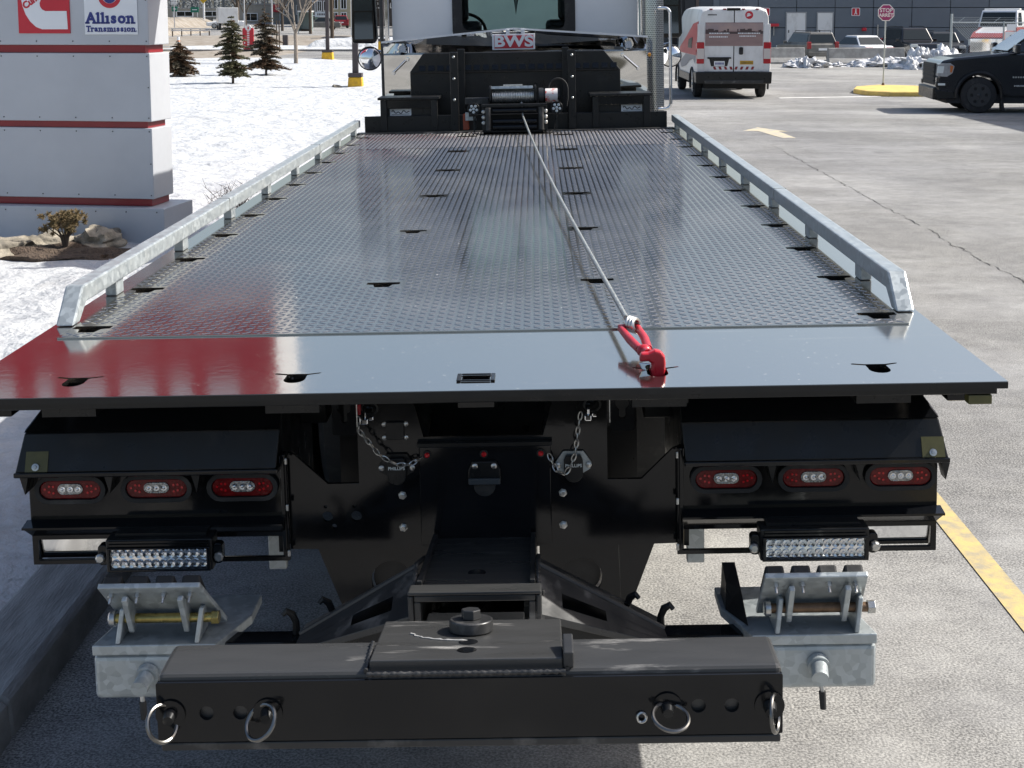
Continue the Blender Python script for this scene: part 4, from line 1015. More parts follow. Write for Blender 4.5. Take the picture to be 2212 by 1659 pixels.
# galvanised tilting wheel brackets
def wheel_bracket(sx, ox, pinmat):
    w0, w1 = ox-.152, ox+.152
    base = MB().box(w0, w1, -.050, .075, .550, .664).build('wheel_bracket', 'galv', T, bev=.014, seg=3)
    inn = w1 if sx < 0 else w0
    MB().prism([(w0, -.054), (w1, -.054), (w1+(.055 if sx < 0 else -.03), .12), (w1+(.055 if sx < 0 else -.04), .25), (w0-(-.05 if sx < 0 else .055), .25), (w0-(-.03 if sx < 0 else .055), .12)], 'z', .665, .691).build('bracket_plate', 'galv', base, bev=.003)
    if sx > 0: MB().hull2([(w0-.002, .0, .692), (w0-.002, .20, .692), (w0-.045, .20, .692), (w0-.045, .10, .692)], [(w0-.012, .06, .765), (w0-.012, .17, .79), (w0-.045, .17, .79), (w0-.045, .09, .765)]).build('bracket_fin', 'blacks', base)
    # tilting plate: top edge leans towards the rear
    a = Vector((0, -.075, .845)); b = Vector((0, .055, .700))
    d = (b-a).normalized(); nrm = Vector((0, d.z, -d.y))*-1   # faces up and forward
    if nrm.z < 0: nrm = -nrm
    tx0, tx1 = w0+.028, w1-.028
    sh = .012*(-sx)
    A = [(tx0, a.y, a.z), (tx1, a.y, a.z), (tx1+.022+sh, b.y, b.z), (tx0+.010+sh, b.y, b.z)]
    tp = MB().hull2(A, [tuple(Vector(p)+nrm*.014) for p in A]).build('tilt_plate', 'galv', base, bev=.003)
    for i in range(4):
        cx = tx0+.028+i*(tx1-tx0-.056)/3
        M = Matrix.Translation(Vector((cx, a.y, a.z))+d*.068+nrm*.036) @ Matrix((Vector((1, 0, 0)), d, nrm)).transposed().to_4x4()
        MB().box(-.023, .023, -.052, .068, -.021, .006, M).build('rubber_pad', 'rubber', tp, bev=.006)
        c = Vector((cx, a.y, a.z))+d*.030
        MB().cyl(c, c-nrm*.011, .0075, seg=6).cyl(c-nrm*.011, c-nrm*.026, .0038, seg=8).build('pad_bolt', 'steel', tp)
    for lx in (tx0+.065, tx1-.048):
        c0 = Vector((lx, a.y+.012, a.z-.030)); c1 = Vector((lx, -.015, .728))
        MB().hull2([(lx-.007, a.y+.006, a.z-.022), (lx+.007, a.y+.006, a.z-.022), (lx+.007, .035, .745), (lx-.007, .035, .745)], [(lx-.007, a.y-.006, a.z-.030), (lx+.007, a.y-.006, a.z-.030), (lx+.007, -.030, .712), (lx-.007, -.030, .712)]).build('tilt_lug', 'galv', tp, bev=.003)
    for lx, dx in ((tx0+.034, .012), (tx1-.020, .012)):
        MB().hull2([(lx-.006, -.05, .6915), (lx+.006, -.05, .6915), (lx+.006, .05, .6915), (lx-.006, .05, .6915)], [(lx-.006+dx, -.035, .775), (lx+.006+dx, -.035, .775), (lx+.006+dx, .015, .775), (lx-.006+dx, .015, .775)]).build('base_lug', 'galv', base, bev=.003)
    MB().cyl((tx0+.015, -.012, .742), (tx1+.012, -.012, .742), .012, seg=14).build('pivot_pin', pinmat, base, smooth=True)
    MB().lathe([(-.012, .014), (-.008, .019), (.004, .019), (.006, .012)], (tx0+.018, -.012, .742), (1, 0, 0), 16).build('pin_head', 'steel', base, smooth=True)
    MB().cyl((tx1+.012, -.012, .742), (tx1+.030, -.012, .742), .017, seg=6).build('pin_nut', 'zincy' if sx < 0 else 'steel', base, bev=.001)
    hx = ox-.018 if sx < 0 else ox+.008
    mb = MB().cyl((hx, -.050, .618), (hx, -.070, .615), .027, seg=22).cyl((hx, -.070, .615), (hx-.006, -.115, .606), .0205, seg=22)
    th = mb.build('spring_plunger', 'galv', base, smooth=True)
    MB().cyl((hx-.002, -.105, .588), (hx, -.108, .572), .0055, seg=10).build('plunger_stem', 'steel', th, smooth=True)
    MB().cyl((hx, -.108, .573), (hx+.002, -.112, .530), .0085, .0075, seg=12).build('plunger_grip', 'rubber', th, smooth=True)
wheel_bracket(-1, -.790, 'zincy')
wheel_bracket(1, .822, 'rusty')

# ------------------------------------------------------------------ winch cable and hook lying over the deck
ck = thing('winch_cable', 'steel winch cable with red hook latched into a slot at the deck end', 'tow cable', truck.location)
ck.rotation_euler = truck.rotation_euler
A = Vector((.061, 7.60, 1.437)); B = Vector((.405, .500, 1.366))
P = []
for i in range(41):
    t = i/40; p = A.lerp(B, t); p.z -= .030*math.sin(math.pi*t)**1.0*(1-.3*t); p.x -= .012*math.sin(math.pi*t); P.append(p)
mb = MB(); mb.tube([A+Vector((-.01, .10, .10))]+P, .0072, 10); cab_o = mb.build('cable', mat('wire_rope', (.46, .48, .46), .45, .6, var=.45, vscale=120, aniso=(1, .25, 1), bump=.5, bscale=160, bdist=.004), ck, smooth=True)
# thimble: coil of rope
mb = MB()
for k in range(3):
    mb.torus((.414+.007*k, .436-.006*k, 1.362-.001*k), (.80, -.55, .25), .019, .0052, 22, 6)
mb.build('thimble', 'steel', ck, smooth=True)
mb = MB()
mb.tube([(.386, .425, 1.352), (.404, .330, 1.343), (.424, .245, 1.336)], [.0095, .0115, .0115], 10)
mb.tube([(.432, .440, 1.352), (.444, .340, 1.343), (.446, .250, 1.336)], [.0095, .0115, .0115], 10)
mb.tube([(.380, .432, 1.352), (.409, .438, 1.354), (.438, .445, 1.353)], .0095, 10)
mb.ball((.434, .232, 1.336), (.020, .020, .017), 14, 10)
mb.tube([(.432, .240, 1.337), (.441, .190, 1.338)], .012, 10)
mb.build('swivel_yoke', 'red', ck, smooth=True, ang=70)
hk_pts = [(.417, 1.322), (.420, 1.345), (.440, 1.346), (.457, 1.353), (.473, 1.349), (.482, 1.336), (.484, 1.316), (.481, 1.285), (.472, 1.268), (.455, 1.265), (.446, 1.275), (.446, 1.300), (.449, 1.318), (.440, 1.324)]
mb = MB().prism(hk_pts, 'y', .160, .190)
hk = mb.build('hook', 'red', ck, bev=.010, seg=3)
MB().hull2([(.416, .170, 1.320), (.446, .170, 1.316), (.444, .170, 1.296), (.424, .170, 1.302)], [(.416, .176, 1.320), (.446, .176, 1.316), (.444, .176, 1.296), (.424, .176, 1.302)]).build('hook_latch', 'chrome', ck, bev=.002)

# ================================================================== pylon sign by the lawn
py = thing('pylon_sign', 'tall silver pylon sign with red bands and two company logos', 'sign', (-3.40, 9.90, .10), R(-8.6))
PW = 4.2; PD = .46
MB().box(-PW, .140, -.11, PD+.12, -.06, .335).build('sign_base', 'silver', py, bev=.006)
MB().box(-PW, .05, -.02, PD, -.10, -.061).build('base_dark_gap', 'interior', py)  # dark strip standing in for the shadowed gap under the sign base
rv0 = None
def rivets(zs, xs, parent, y=-.002):
    global rv0
    for z in zs:
        for x in xs:
            if rv0 is None:
                rv0 = MB().lathe([(0, .0065), (.003, .006), (.005, .003)], (0, 0, 0), (0, -1, 0), 8).build('rivet', 'worn', parent); o = rv0
            else: o = rv0.copy(); COL.objects.link(o); o.parent = parent
            o.location = (x, y, z)
for z0, z1, ins in ((.337, .407, .035), (1.068, 1.130, .05), (1.764, 1.838, .05), (2.66, 2.72, .05)):
    MB().box(-PW, -ins, .03, PD-.03, z0+.002, z1-.002).build('red_band', 'darkred', py)
for z0, z1 in ((.407, 1.068), (1.130, 1.764), (1.838, 2.66)):
    p = MB().box(-PW, 0, 0, PD, z0, z1).build('sign_panel', 'silver', py, bev=.008)
    rivets((z0+.035, z1-.03), [-.025-.36*i for i in range(6)], p)
    rivets(((z0+z1)/2,), (-.02,), p)
rivets((.30, -.0), [-.03-.30*i+.1 for i in range(6)], py, y=-.112)
# red square logo
lg = MB().box(-1.272, -.762, -.010, -.001, 1.945, 2.455).build('red_logo_panel', 'signred', py)
pts = [(130, -150), (128, 0), (140, 60), (165, 130), (205, 190), (255, 235), (310, 255), (545, 255), (540, 100), (345, 100), (315, 85), (298, 60), (296, 30), (310, 0), (345, -20), (540, -25), (540, -150)]
MB().prism([(-1.27+(a-95)*.00108, 1.945+(290-b)*.00108) for a, b in pts], 'y', -.014, -.0101).build('logo_mark', 'signwhite', lg)
text_obj('logo_lettering', 'Cummins', .088, 'signred', lg, (-1.212, -.0155, 2.188), rot=(R(90), R(-34), 0), depth=.002, bold=.004, align='LEFT')
wp = MB().box(-.617, -.100, -.010, -.001, 1.935, 2.455).build('white_logo_panel', 'signwhite', py, bev=.002)
def letters(s, x0, x1, z, size, m, bold, serif, sh):
    adv = {'A': .72, 'l': .34, 'i': .34, 's': .55, 'o': .62, 'n': .64, 'T': .62, 'r': .46, 'a': .58, 'm': .93}
    tot = sum(adv[c] for c in s); sc_ = (x1-x0)/tot; x = x0
    for ch in s:
        wd = adv[ch]*sc_; c = x+wd/2
        text_obj('logo_lettering', 'ı' if ch == 'i' else ch, size, m, wp, (c, -.013, z), depth=.003, bold=bold)
        if serif:
            mb = MB(); h = sh
            base = z-size*.345
            if ch in 'AlinrmT':
                for dx in {'A': (-.36, .36), 'l': (0,), 'i': (0,), 'n': (-.30, .30), 'r': (-.22,), 'm': (-.36, 0, .36), 'T': (0,)}[ch]:
                    mb.box(c+dx*wd-.16*size, c+dx*wd+.16*size, -.0145, -.0115, base-h*.2, base+h)
            if ch in 'linrm':
                top = z+size*(.36 if ch == 'l' else .16)
                dx = {'l': -.08, 'i': -.08, 'n': -.33, 'r': -.28, 'm': -.40}[ch]
                mb.box(c+dx*wd-.14*size, c+dx*wd+.02*size, -.0145, -.0115, top-h, top)
            if mb.v: mb.build('logo_serif', m, wp)
        x += wd
letters('Allison', -.602, -.125, 2.082, .135, 'blue', .006, True, .014)
letters('Transmission', -.602, -.120, 1.985, .072, 'blue', .003, True, .007)
text_obj('registered_mark', 'o', .02, 'blue', wp, (-.112, -.013, 1.968), depth=.002)
for r0, r1, m, y in ((.112, .088, 'signred', -.0135), (.064, 0, 'blue', -.0135)):
    cx, cz = -.365, 2.288
    if r1: plate('logo_ring', circ(cx, cz, r0, 40), [circ(cx, cz+.010, r1-.008, 36)], 'y', y, y+.003, m, wp)
    else: MB().prism(circ(cx, cz-.004, r0, 32), 'y', y, y+.003).build('logo_disc', m, wp)
# red name cabinet on top of the pylon
cb = MB().box(-PW-.2, 1.08, -.08, PD+.08, 2.86, 4.70).build('name_cabinet', 'signred', py, bev=.01)
MB().box(1.081, 1.10, -.06, PD+.06, 2.88, 4.68).build('cabinet_side', 'silver', cb)
for x, w_, h in ((-3.6, .32, .55), (-3.1, .30, .40), (-2.55, .40, .55), (-1.95, .42, .40), (-1.3, .16, .52), (-.95, .34, .40), (-.45, .34, .40), (.05, .20, .48), (.42, .30, .40)):
    MB().box(x, x+w_, -.10, -.081, 3.62, 3.62+h).build('cabinet_letter', 'signwhite', cb)

# ================================================================== planting bed
rng = random.Random(3)
for c, r, sd, lab in (((-4.62, 9.10, .12), (.48, .26, .15), 1, 'flat beige boulder at the left frame edge below the pylon'), ((-3.83, 9.62, .14), (.34, .20, .15), 2, 'pale weathered boulder beside the pylon base'), ((-4.30, 9.62, .12), (.24, .18, .12), 4, 'darker small boulder behind the dwarf shrub')):
    o = blob('boulder', 'rock', None, (0, 0, 0), r, .38, 1.7, 4, sd); o.location = c; o.rotation_euler = (0, 0, sd*.8)
    tag(o, lab, 'rock', 'boulders in the planting bed')
mu = blob('mulch_bed', 'mulch', None, (-4.15, 9.15, .03), (1.05, .46, .15), .35, 3.2, 4, 6); struct(mu, 'stuff')
leafm = mat('dry_evergreen', (.11, .085, .035), .8, col2=(.22, .15, .07), vscale=18)
def dwarf_shrub(loc, h, r, seed, label, m=leafm):
    rg = random.Random(seed); t = thing('dwarf_shrub', label, 'shrub', loc)
    mb = MB(); tips = []
    for i in range(22):
        a = rg.uniform(0, 6.28); k = rg.uniform(.3, 1.)
        p = [(0, 0, -.02), (r*.2*k*math.cos(a), r*.2*k*math.sin(a), h*.35), (r*.8*k*math.cos(a), r*.8*k*math.sin(a), h*rg.uniform(.6, .95))]
        mb.tube(p, [.012, .008, .003], 5); tips.append(p[-1])
    mb.build('stem', 'bark', t)
    V = []; F = []
    for tp in tips*5:
        cx = tp[0]+rg.gauss(0, r*.16); cy_ = tp[1]+rg.gauss(0, r*.16); cz = tp[2]+rg.gauss(0, h*.09)
        for k in range(44):
            d = Vector((rg.gauss(0, 1), rg.gauss(0, 1), rg.gauss(.3, 1))).normalized(); c = Vector((cx, cy_, cz)); l = rg.uniform(.018, .04)
            s = d.orthogonal().normalized()*.0045; o = len(V)
            V += [c-s, c+s, c+d*l+s*.4, c+d*l-s*.4]; F.append((o, o+1, o+2, o+3))
    MB().add(V, F).build('foliage', m, t, recalc=False)
    return t
dwarf_shrub((-4.02, 9.22, .14), .34, .20, 4, 'small brown dwarf conifer in the planting bed before the pylon')
def twig_bush(loc, h, r, seed, label, n=38, m='bark', lean=0.):
    rg = random.Random(seed); t = thing('bare_bush', label, 'shrub', loc); mb = MB()
    for i in range(n):
        a = rg.uniform(0, 6.28); k = rg.uniform(.2, 1); hh = h*rg.uniform(.5, 1)
        P = [Vector((.05*math.cos(a), .05*math.sin(a), -.03)), Vector((r*.4*k*math.cos(a), r*.4*k*math.sin(a), hh*.5)), Vector((r*k*math.cos(a+.3), r*k*math.sin(a+.3), hh))]
        mb.tube(P, [.006, .004, .0015], 4)
        for j in range(4):
            s = P[1].lerp(P[2], rg.uniform(0, .9)); e = s+Vector((rg.gauss(0, .07), rg.gauss(0, .07), rg.uniform(.03, .12)))
            mb.tube([s, e], [.003, .001], 4)
    mb.build('twigs', m, t); return t
twig_bush((-2.95, 11.3, .08), .42, .34, 5, 'leafless twiggy bush at the right rear of the pylon')
twig_bush((-2.62, 11.0, .06), .24, .26, 8, 'low tangle of dry brown stems between pylon and truck', 30)

# ================================================================== trees on the lawn
def spruce(loc, h, rad, seed, label, m, mb_, gaps=()):
    rg = random.Random(seed); t = thing('spruce_tree', label, 'tree', loc, 0, 'young spruces on the snowy lawn')
    MB().tube([(0, 0, -.15), (.02, 0, h*.4), (.0, .01, h*.97)], [.045, .032, .006], 8).build('trunk', 'bark', t)
    acc = {0: ([], []), 1: ([], [])}
    z = .14*h; lev = 0
    while z < h*.99:
        f = z/h
        if any(a < f < b for a, b in gaps): z += .03*h; continue
        R_ = rad*(1-f)**.5*(rg.uniform(.7, 1.1))+.05
        nb = max(4, int(11*(1-f)+5))
        for b in range(nb):
            a = 2*math.pi*(b+rg.random())/nb; l = R_*rg.choice((rg.uniform(.5, .8), rg.uniform(.8, 1.2))); brown = 1 if rg.random() < mb_ else 0
            V, F = acc[brown]
            base = Vector((0, 0, z+rg.uniform(-.04, .04)*h)); dr = Vector((math.cos(a), math.sin(a), 0)); side = Vector((-dr.y, dr.x, 0))
            n = max(5, int(l/.036))
            for i in range(n):
                u = (i+.5)/n; c = base+dr*l*u+Vector((0, 0, .22*l*u-.38*l*u*u+.10*l*u**3))
                for k in range(10):
                    s = rg.choice((-1, 1)); ln = (.19*(1-u*.5))*rg.uniform(.5, 1.1)*(l/.6)**.5
                    d = (dr*rg.uniform(.3, .9)+side*s*rg.uniform(.2, 1.)+Vector((0, 0, rg.uniform(-.35, .55)))).normalized()
                    w_ = Vector((0, 0, 1)).cross(d).normalized()*.018+Vector((0, 0, rg.uniform(-.016, .016))); o = len(V)
                    V += [c-w_, c+w_, c+d*ln+w_*.35, c+d*ln-w_*.35]; F.append((o, o+1, o+2, o+3))
        z += h*.052*rg.uniform(.7, 1.2); lev += 1
    MB().add(*acc[0]).build('crown', m, t, recalc=False)
    if acc[1][1]: struct(MB().add(*acc[1]).build('browned_branches', 'brownneedle', t, recalc=False), 'stuff')
    return t
MT['needle'] = mat('spruce_needles', (.092, .104, .060), .7, col2=(.20, .18, .10), vscale=5)
MT['needleblue'] = mat('grey_spruce_needles', (.11, .106, .080), .7, col2=(.22, .18, .13), vscale=5)
MT['brownneedle'] = mat('browned_needles', (.19, .115, .065), .8, col2=(.10, .07, .045), vscale=6)
spruce((-9.37, 42.0, .06), 2.15, .66, 1, 'green young spruce nearest the pylon, standing upright on the snow', 'needle', .10, ((.30, .38),))
spruce((-9.55, 48.6, .06), 2.40, .74, 2, 'thinner brown-tinged young spruce right behind the green one', 'needleblue', .42, ((.24, .31),))
spruce((-12.3, 47.1, .06), 1.22, .80, 3, 'short bushy browned spruce at the right edge of the pylon', 'needleblue', .62)
def bare_tree(loc, h, seed, label, m='barklight', fork=.28, r0=.07, depth=4, spread=.5):
    rg = random.Random(seed); t = thing('bare_tree', label, 'tree', loc); mb = MB()
    def grow(p, d, l, r, k):
        q = p+d*l; mid = p+d*l*.5+Vector((rg.gauss(0, .03*l), rg.gauss(0, .03*l), 0))
        mb.tube([p, mid, q], [r, r*.85, r*.68], 6 if k > 1 else 4)
        if k == 0: return
        for i in range(3 if k > 1 else 4):
            nd = (d+Vector((rg.gauss(0, spread), rg.gauss(0, spread), rg.uniform(-.05, .35)))).normalized()
            grow(p+d*l*rg.uniform(.6, 1.), nd, l*rg.uniform(.55, .8), r*.58, k-1)
    tr = MB().tube([(0, 0, -.1), (.01, 0, h*fork*.5), (0, 0, h*fork)], [r0*1.15, r0, r0*.92], 8).build('trunk', m, t)
    for i in range(4):
        a = 2*math.pi*(i+rg.random()*.6)/4; grow(Vector((0, 0, h*fork)), Vector((.42*math.cos(a), .42*math.sin(a), .9)).normalized(), h*.26, r0*.6, depth)
    mb.build('branches', m, t); return t
bare_tree((-10.6, 61.5, .05), 4.6, 4, 'slender pale leafless tree on the snow behind the spruces', fork=.30, r0=.085)
# ------------------------------------------------------------------ lamp posts with yellow bases
def lamp_post(loc, w, h, label, ph=8., lean=0.):
    t = thing('lamp_post', label, 'lamp post', loc, 0, 'lamp posts on yellow bases')
    a = w/2; b = a*.86
    MB().hull2([(-a, -a, -.1), (a, -a, -.1), (a, a, -.1), (-a, a, -.1)], [(-b, -b, h), (b, -b, h), (b, b, h), (-b, b, h)]).build('base', 'yellowb', t, bev=.03)
    MB().box(-b*1.02, b*1.02, -b*1.02, b*1.02, h+.001, h+.12).build('base_plate', 'pole', t, bev=.01)
    MB().hull2([(-.085, -.085, h+.121), (.085, -.085, h+.121), (.085, .085, h+.121), (-.085, .085, h+.121)], [(-.065, -.065, ph), (.065, -.065, ph), (.065, .065, ph), (-.065, .065, ph)]).build('post', 'pole', t)
    MB().box(-.9, .1, -.15, .15, ph, ph+.12).build('lamp_head', 'pole', t, bev=.02)
    return t
lamp_post((-5.20, 39.6, .04), .46, .36, 'lamp post on a yellow base nearest to the truck cab', 8.)
lamp_post((-9.94, 66.9, .02), .58, .44, 'far lamp post on a yellow base behind the bare tree', 8.)
lamp_post((-6.80, 62.2, .02), .36, 1.05, 'lamp post on a tall yellow base behind the truck mirror', 8.)
for c, r, lab in (((-5.75, 39.4, .08), (.16, .10, .10), 'dark lump of stone left of the nearest yellow lamp base'), ((-4.62, 39.6, .06), (.14, .10, .05), 'flat brown stone right of the nearest yellow lamp base')):
    o = blob('stone', 'rock', None, (0, 0, 0), r, .4, 2., 3, 7); o.location = c; tag(o, lab, 'stone')

# ================================================================== vehicles
def loft(secs, close=True):
    mb = MB(); n = len(secs[0]); V = [p for s in secs for p in s]; F = []
    for k in range(len(secs)-1):
        for i in range(n): F.append((k*n+i, k*n+(i+1) % n, (k+1)*n+(i+1) % n, (k+1)*n+i))
    F += [tuple(range(n-1, -1, -1)), tuple(range((len(secs)-1)*n, len(secs)*n))]
    return mb.add(V, F)
def wheel(parent, x, y, r, w, rimmat, holes=7):
    s = -1 if x < 0 else 1
    ty = MB().lathe([(-w/2, r*.62), (-w/2, r*.85), (-w*.42, r*.96), (-w*.25, r), (w*.25, r), (w*.42, r*.96), (w/2, r*.85), (w/2, r*.62)], (x, y, r), (1, 0, 0), 32).build('wheel', 'tyre', parent, smooth=True)
    hl = [circ(y+r*.40*math.cos(2*math.pi*k/holes), r+r*.40*math.sin(2*math.pi*k/holes), r*.095, 10) for k in range(holes)]
    xf = x+s*(w*.5+.002)
    plate('rim', circ(y, r, r*.64, 32), hl, 'x', min(xf, xf+s*.02), max(xf, xf+s*.02), rimmat, ty)
    MB().lathe([(0, r*.11), (.012, r*.10), (.018, r*.06)], (xf+s*.021, y, r), (s, 0, 0), 14).build('hub_cap', rimmat, ty, smooth=True)
    return ty
blackrim = mat('black_alloy', (.035, .036, .038), .3)
silverrim = mat('silver_alloy', (.45, .46, .47), .35, .8)
# ---------------------------------------------------------------- delivery van seen from behind
van = thing('delivery_van', 'white and red high-roof delivery van parked facing away beside the building', 'van', (5.42, 36.0, 0), R(0))
def vs_(y, top, w=1., zb=.42):
    return [(-w*.97, y, zb), (-w, y, .80), (-w, y, 1.15), (-w*.975, y, 1.6), (-w*.92, y, 2.18), (-w*.86, y, top-.06), (-w*.70, y, top), (w*.70, y, top), (w*.86, y, top-.06), (w*.92, y, 2.18), (w*.975, y, 1.6), (w, y, 1.15), (w, y, .80), (w*.97, y, zb)]
secs = [vs_(-.94, 2.36, .965), vs_(-.86, 2.42, .99), vs_(1.0, 2.45), vs_(3.0, 2.44), vs_(3.6, 2.38)]
secs += [[(x*.97, 4.2, min(z, 1.95)) for x, y, z in vs_(0, 2.3)], [(x*.92, 4.75, min(z, 1.22)) for x, y, z in vs_(0, 2.3)], [(x*.85, 5.0, min(z, 1.0)) for x, y, z in vs_(0, 2.3)]]
loft(secs).build('body', 'vwhite', van, smooth=True, ang=28)
YR = -.945
MB().box(-.010, .010, YR-.003, YR+.01, .70, 2.34).build('door_seam', 'rubber', van)
for sx in (-1, 1):
    dr = MB().box(sx*.012, sx*.775, YR-.008, YR+.012, .72, 2.33).build('rear_door', 'vwhite', van, bev=.012)
ban = mat('sunset_print', (.36, .235, .215), .4, col2=(.22, .155, .15), vscale=1.6, lo=.35, hi=.7, aniso=(.4, 1, 2.4))
bn = MB().box(-.765, .765, YR-.012, YR-.0082, 1.40, 2.02).build('photo_banner', ban, van)
MB().box(-.765, .765, YR-.0135, YR-.0122, 1.80, 2.0).build('banner_sky', mat('sunset_sky_print', (.42, .30, .27), .4, col2=(.30, .24, .25), vscale=2), bn)
sk = [(-.76, 1.72)]; rg = random.Random(5); x = -.76
while x < .74:
    w_ = rg.uniform(.03, .09); h = rg.uniform(.02, .12); sk += [(x, 1.74+h), (x+w_, 1.74+h)]; x += w_
sk += [(.76, 1.72)]
MB().prism(sk, 'y', YR-.0155, YR-.0137).build('banner_skyline', mat('skyline_ink', (.07, .045, .045), .5), bn)
mb = MB()
for z, xa, xb in ((1.735, -.66, -.14), (1.735, .10, .66), (1.64, -.66, -.16), (1.66, .14, .56)):
    x = xa
    while x < xb:
        l = rg.uniform(.02, .055); mb.box(x, x+l, YR-.0175, YR-.016, z-.014, z+.014); x += l+.012
mb.build('banner_lettering', 'signwhite', bn)
em = MB().prism(circ(.39, 2.215, .105, 28), 'y', YR-.011, YR-.0082).build('round_emblem', 'signred', van)
for k in range(3):
    MB().prism([(.315, 2.215+.034*(k-1)), (.345+.02*k, 2.215+.030*(k-1)+.022), (.465-.02*abs(k-1), 2.215+.008*(k-1)), (.345+.02*k, 2.215+.034*(k-1)-.012)], 'y', YR-.0135, YR-.0112).build('emblem_wing', 'signwhite', em)
mb = MB(); x = -.70
while x < -.46: mb.box(x, x+.022, YR-.0105, YR-.0082, 2.205, 2.238); x += .030
mb.build('fleet_number', 'blacks', van)
MB().prism(rrect(.135, .245, 1.17, 1.37, .035), 'y', YR-.03, YR-.0085).build('door_handle', 'rubber', van, bev=.008)
MB().prism([(-.65, 1.06), (-.12, 1.06), (-.17, .865), (-.60, .865)], 'y', YR-.012, YR-.0083).build('plate_recess', 'rubber', van)
MB().box(-.70, -.07, YR-.04, YR-.0085, 1.062, 1.105).build('plate_lamp_bar', 'blacks', van, bev=.008)
pl = MB().box(-.52, -.24, YR-.016, YR-.0125, .875, 1.0).build('licence_plate', 'signwhite', van)
mb = MB()
for i in range(7): mb.box(-.49+i*.034, -.467+i*.034, YR-.0175, YR-.0162, .905, .965)
mb.build('plate_characters', 'blue', pl)
yl = MB().box(.165, .52, YR-.011, YR-.0083, .91, 1.01).build('yellow_sticker', 'yellowb', van)
for z in (.945, .975): MB().box(.175, .51, YR-.0125, YR-.0112, z-.008, z+.006).build('sticker_lines', 'worn', yl)
for i in range(8):
    x = -.55+i*.145+(.02 if i > 3 else 0); k = .03 if i < 4 else -.03
    MB().prism([(x, .855), (x+.065, .855), (x+.065+k, .775), (x+k, .775)], 'y', YR-.011, YR-.0083).build('hazard_stripe', 'darkred', van)
for sx in (-1, 1):
    tl = MB().box(sx*.785, sx*.985, YR-.012, YR+.16, .93, 1.50).build('tail_lamp', mat('van_red_lens', (.42, .012, .02), .2, coat=.3), van, bev=.02)
    MB().box(sx*.79, sx*.975, YR-.016, YR-.0125, 1.06, 1.33).build('clear_lens', mat('van_clear_lens', (.62, .56, .52), .25), tl)
    MB().box(sx*.785, sx*.96, YR-.010, YR+.10, 1.505, 1.98).build('lamp_column', 'vwhite', van, bev=.01)
MB().prism([(-1.015, .72), (-1.0, .40), (1.0, .40), (1.015, .72)], 'y', YR-.10, YR+.55).build('rear_bumper', 'blacks', van, bev=.03)
MB().box(-.78, .78, YR-.13, YR-.102, .40, .50).build('bumper_step', 'worn', van, bev=.01)
MB().box(-.20, .16, YR-.02, YR+.02, 2.335, 2.40).build('brake_light_cover', 'black', van, bev=.01)
for x in (-.62, -.26, .24, .60): MB().box(x-.04, x+.04, YR-.015, YR+.02, 2.35, 2.385).build('roof_marker', 'darkred', van, bev=.005)
def sp(y, z): return (-(.008+float(np.interp(z, [.8, 1.15, 1.6, 2.18], [1., 1., .975, .92])))*float(np.interp(y, [-.94, -.86, 1.], [.965, .99, 1.])), y, z)
def side_panel(name, pts, m, t=.004):
    A = [sp(*p) for p in pts]; MB().hull2(A, [(p[0]-t, p[1], p[2]) for p in A]).build(name, m, van)
side_panel('red_side_graphic', [(-.84, 2.05), (-.84, 1.15), (3.3, 1.15), (3.3, 1.30), (1.8, 1.6), (.3, 1.98)], 'signred')
side_panel('grey_swoosh', [(-.72, 1.14), (-.72, .92), (-.2, 1.05), (.6, .98), (1.6, .80), (2.8, .72), (3.2, .88), (1.6, 1.14)], mat('grey_graphic', (.20, .21, .25), .4))
side_panel('side_photo_print', [(.2, 1.62), (.2, 1.32), (1.1, 1.32), (1.1, 1.55)], 'blacks', .006)
side_panel('rub_strip', [(.6, .62), (.6, .42), (3.3, .42), (3.3, .62)], 'blacks', .012)
for x in (-.86, .86):
    for y in (0, 4.03): wheel(van, x, y, .36, .22, 'steel')
for x in (-1, 1):
    for y in (0, 4.03):
        P = [(x*1.0, y+.44*math.cos(t), .36+.44*math.sin(t)) for t in np.linspace(-.3, math.pi+.3, 18)]
        MB().tube(P, .03, 6).build('wheel_arch', 'interior', van, smooth=True)
mb = MB(); mb.box(-1.22, -1.05, 3.62, 3.78, 1.35, 1.80); mb.build('wing_mirror', 'blacks', van, bev=.03)
MB().box(-.75, .75, -.6, 4.5, .25, .42).build('underbody', 'interior', van)

# ---------------------------------------------------------------- black pickup at the right edge
pk = thing('pickup_truck', 'black pickup truck entering the frame at the right edge, facing left', 'pickup truck', (10.40, 30.2, 0), R(85))
ppaint = mat('black_car_paint', (.006, .007, .009), .12, coat=.8, col2=(.03, .029, .027), vscale=1.2, lo=.5, hi=.9)
def arch(cy_, r=.475, zc=.41, n=10): return [(cy_+r*math.cos(t), zc+r*math.sin(t)) for t in np.linspace(0.0, math.pi, n)]
side = [(1.02, .30), (1.09, .55), (1.08, .80), (1.04, 1.05), (.97, 1.18), (.70, 1.245), (-.50, 1.365), (-2.95, 1.36), (-4.85, 1.36), (-4.9, .60), (-4.75, .42), (-4.2, .41)]
side += [p for p in arch(-3.65)[::-1]] + [(-3.1, .40), (-.6, .36)] + [p for p in arch(.15)[::-1]] + [(.66, .33)]
MB().prism(side, 'x', -.965, .965).build('body', ppaint, pk, bev=.055, seg=3)
A = [(-.92, -.45, 1.34), (.92, -.45, 1.34), (.92, -2.85, 1.34), (-.92, -2.85, 1.34)]; B = [(-.72, -1.22, 1.90), (.72, -1.22, 1.90), (.72, -2.62, 1.90), (-.72, -2.62, 1.90)]
MB().hull2(A, B).build('cab', ppaint, pk, bev=.05)
def lerp3(a, b, t): return tuple(a[i]+(b[i]-a[i])*t for i in range(3))
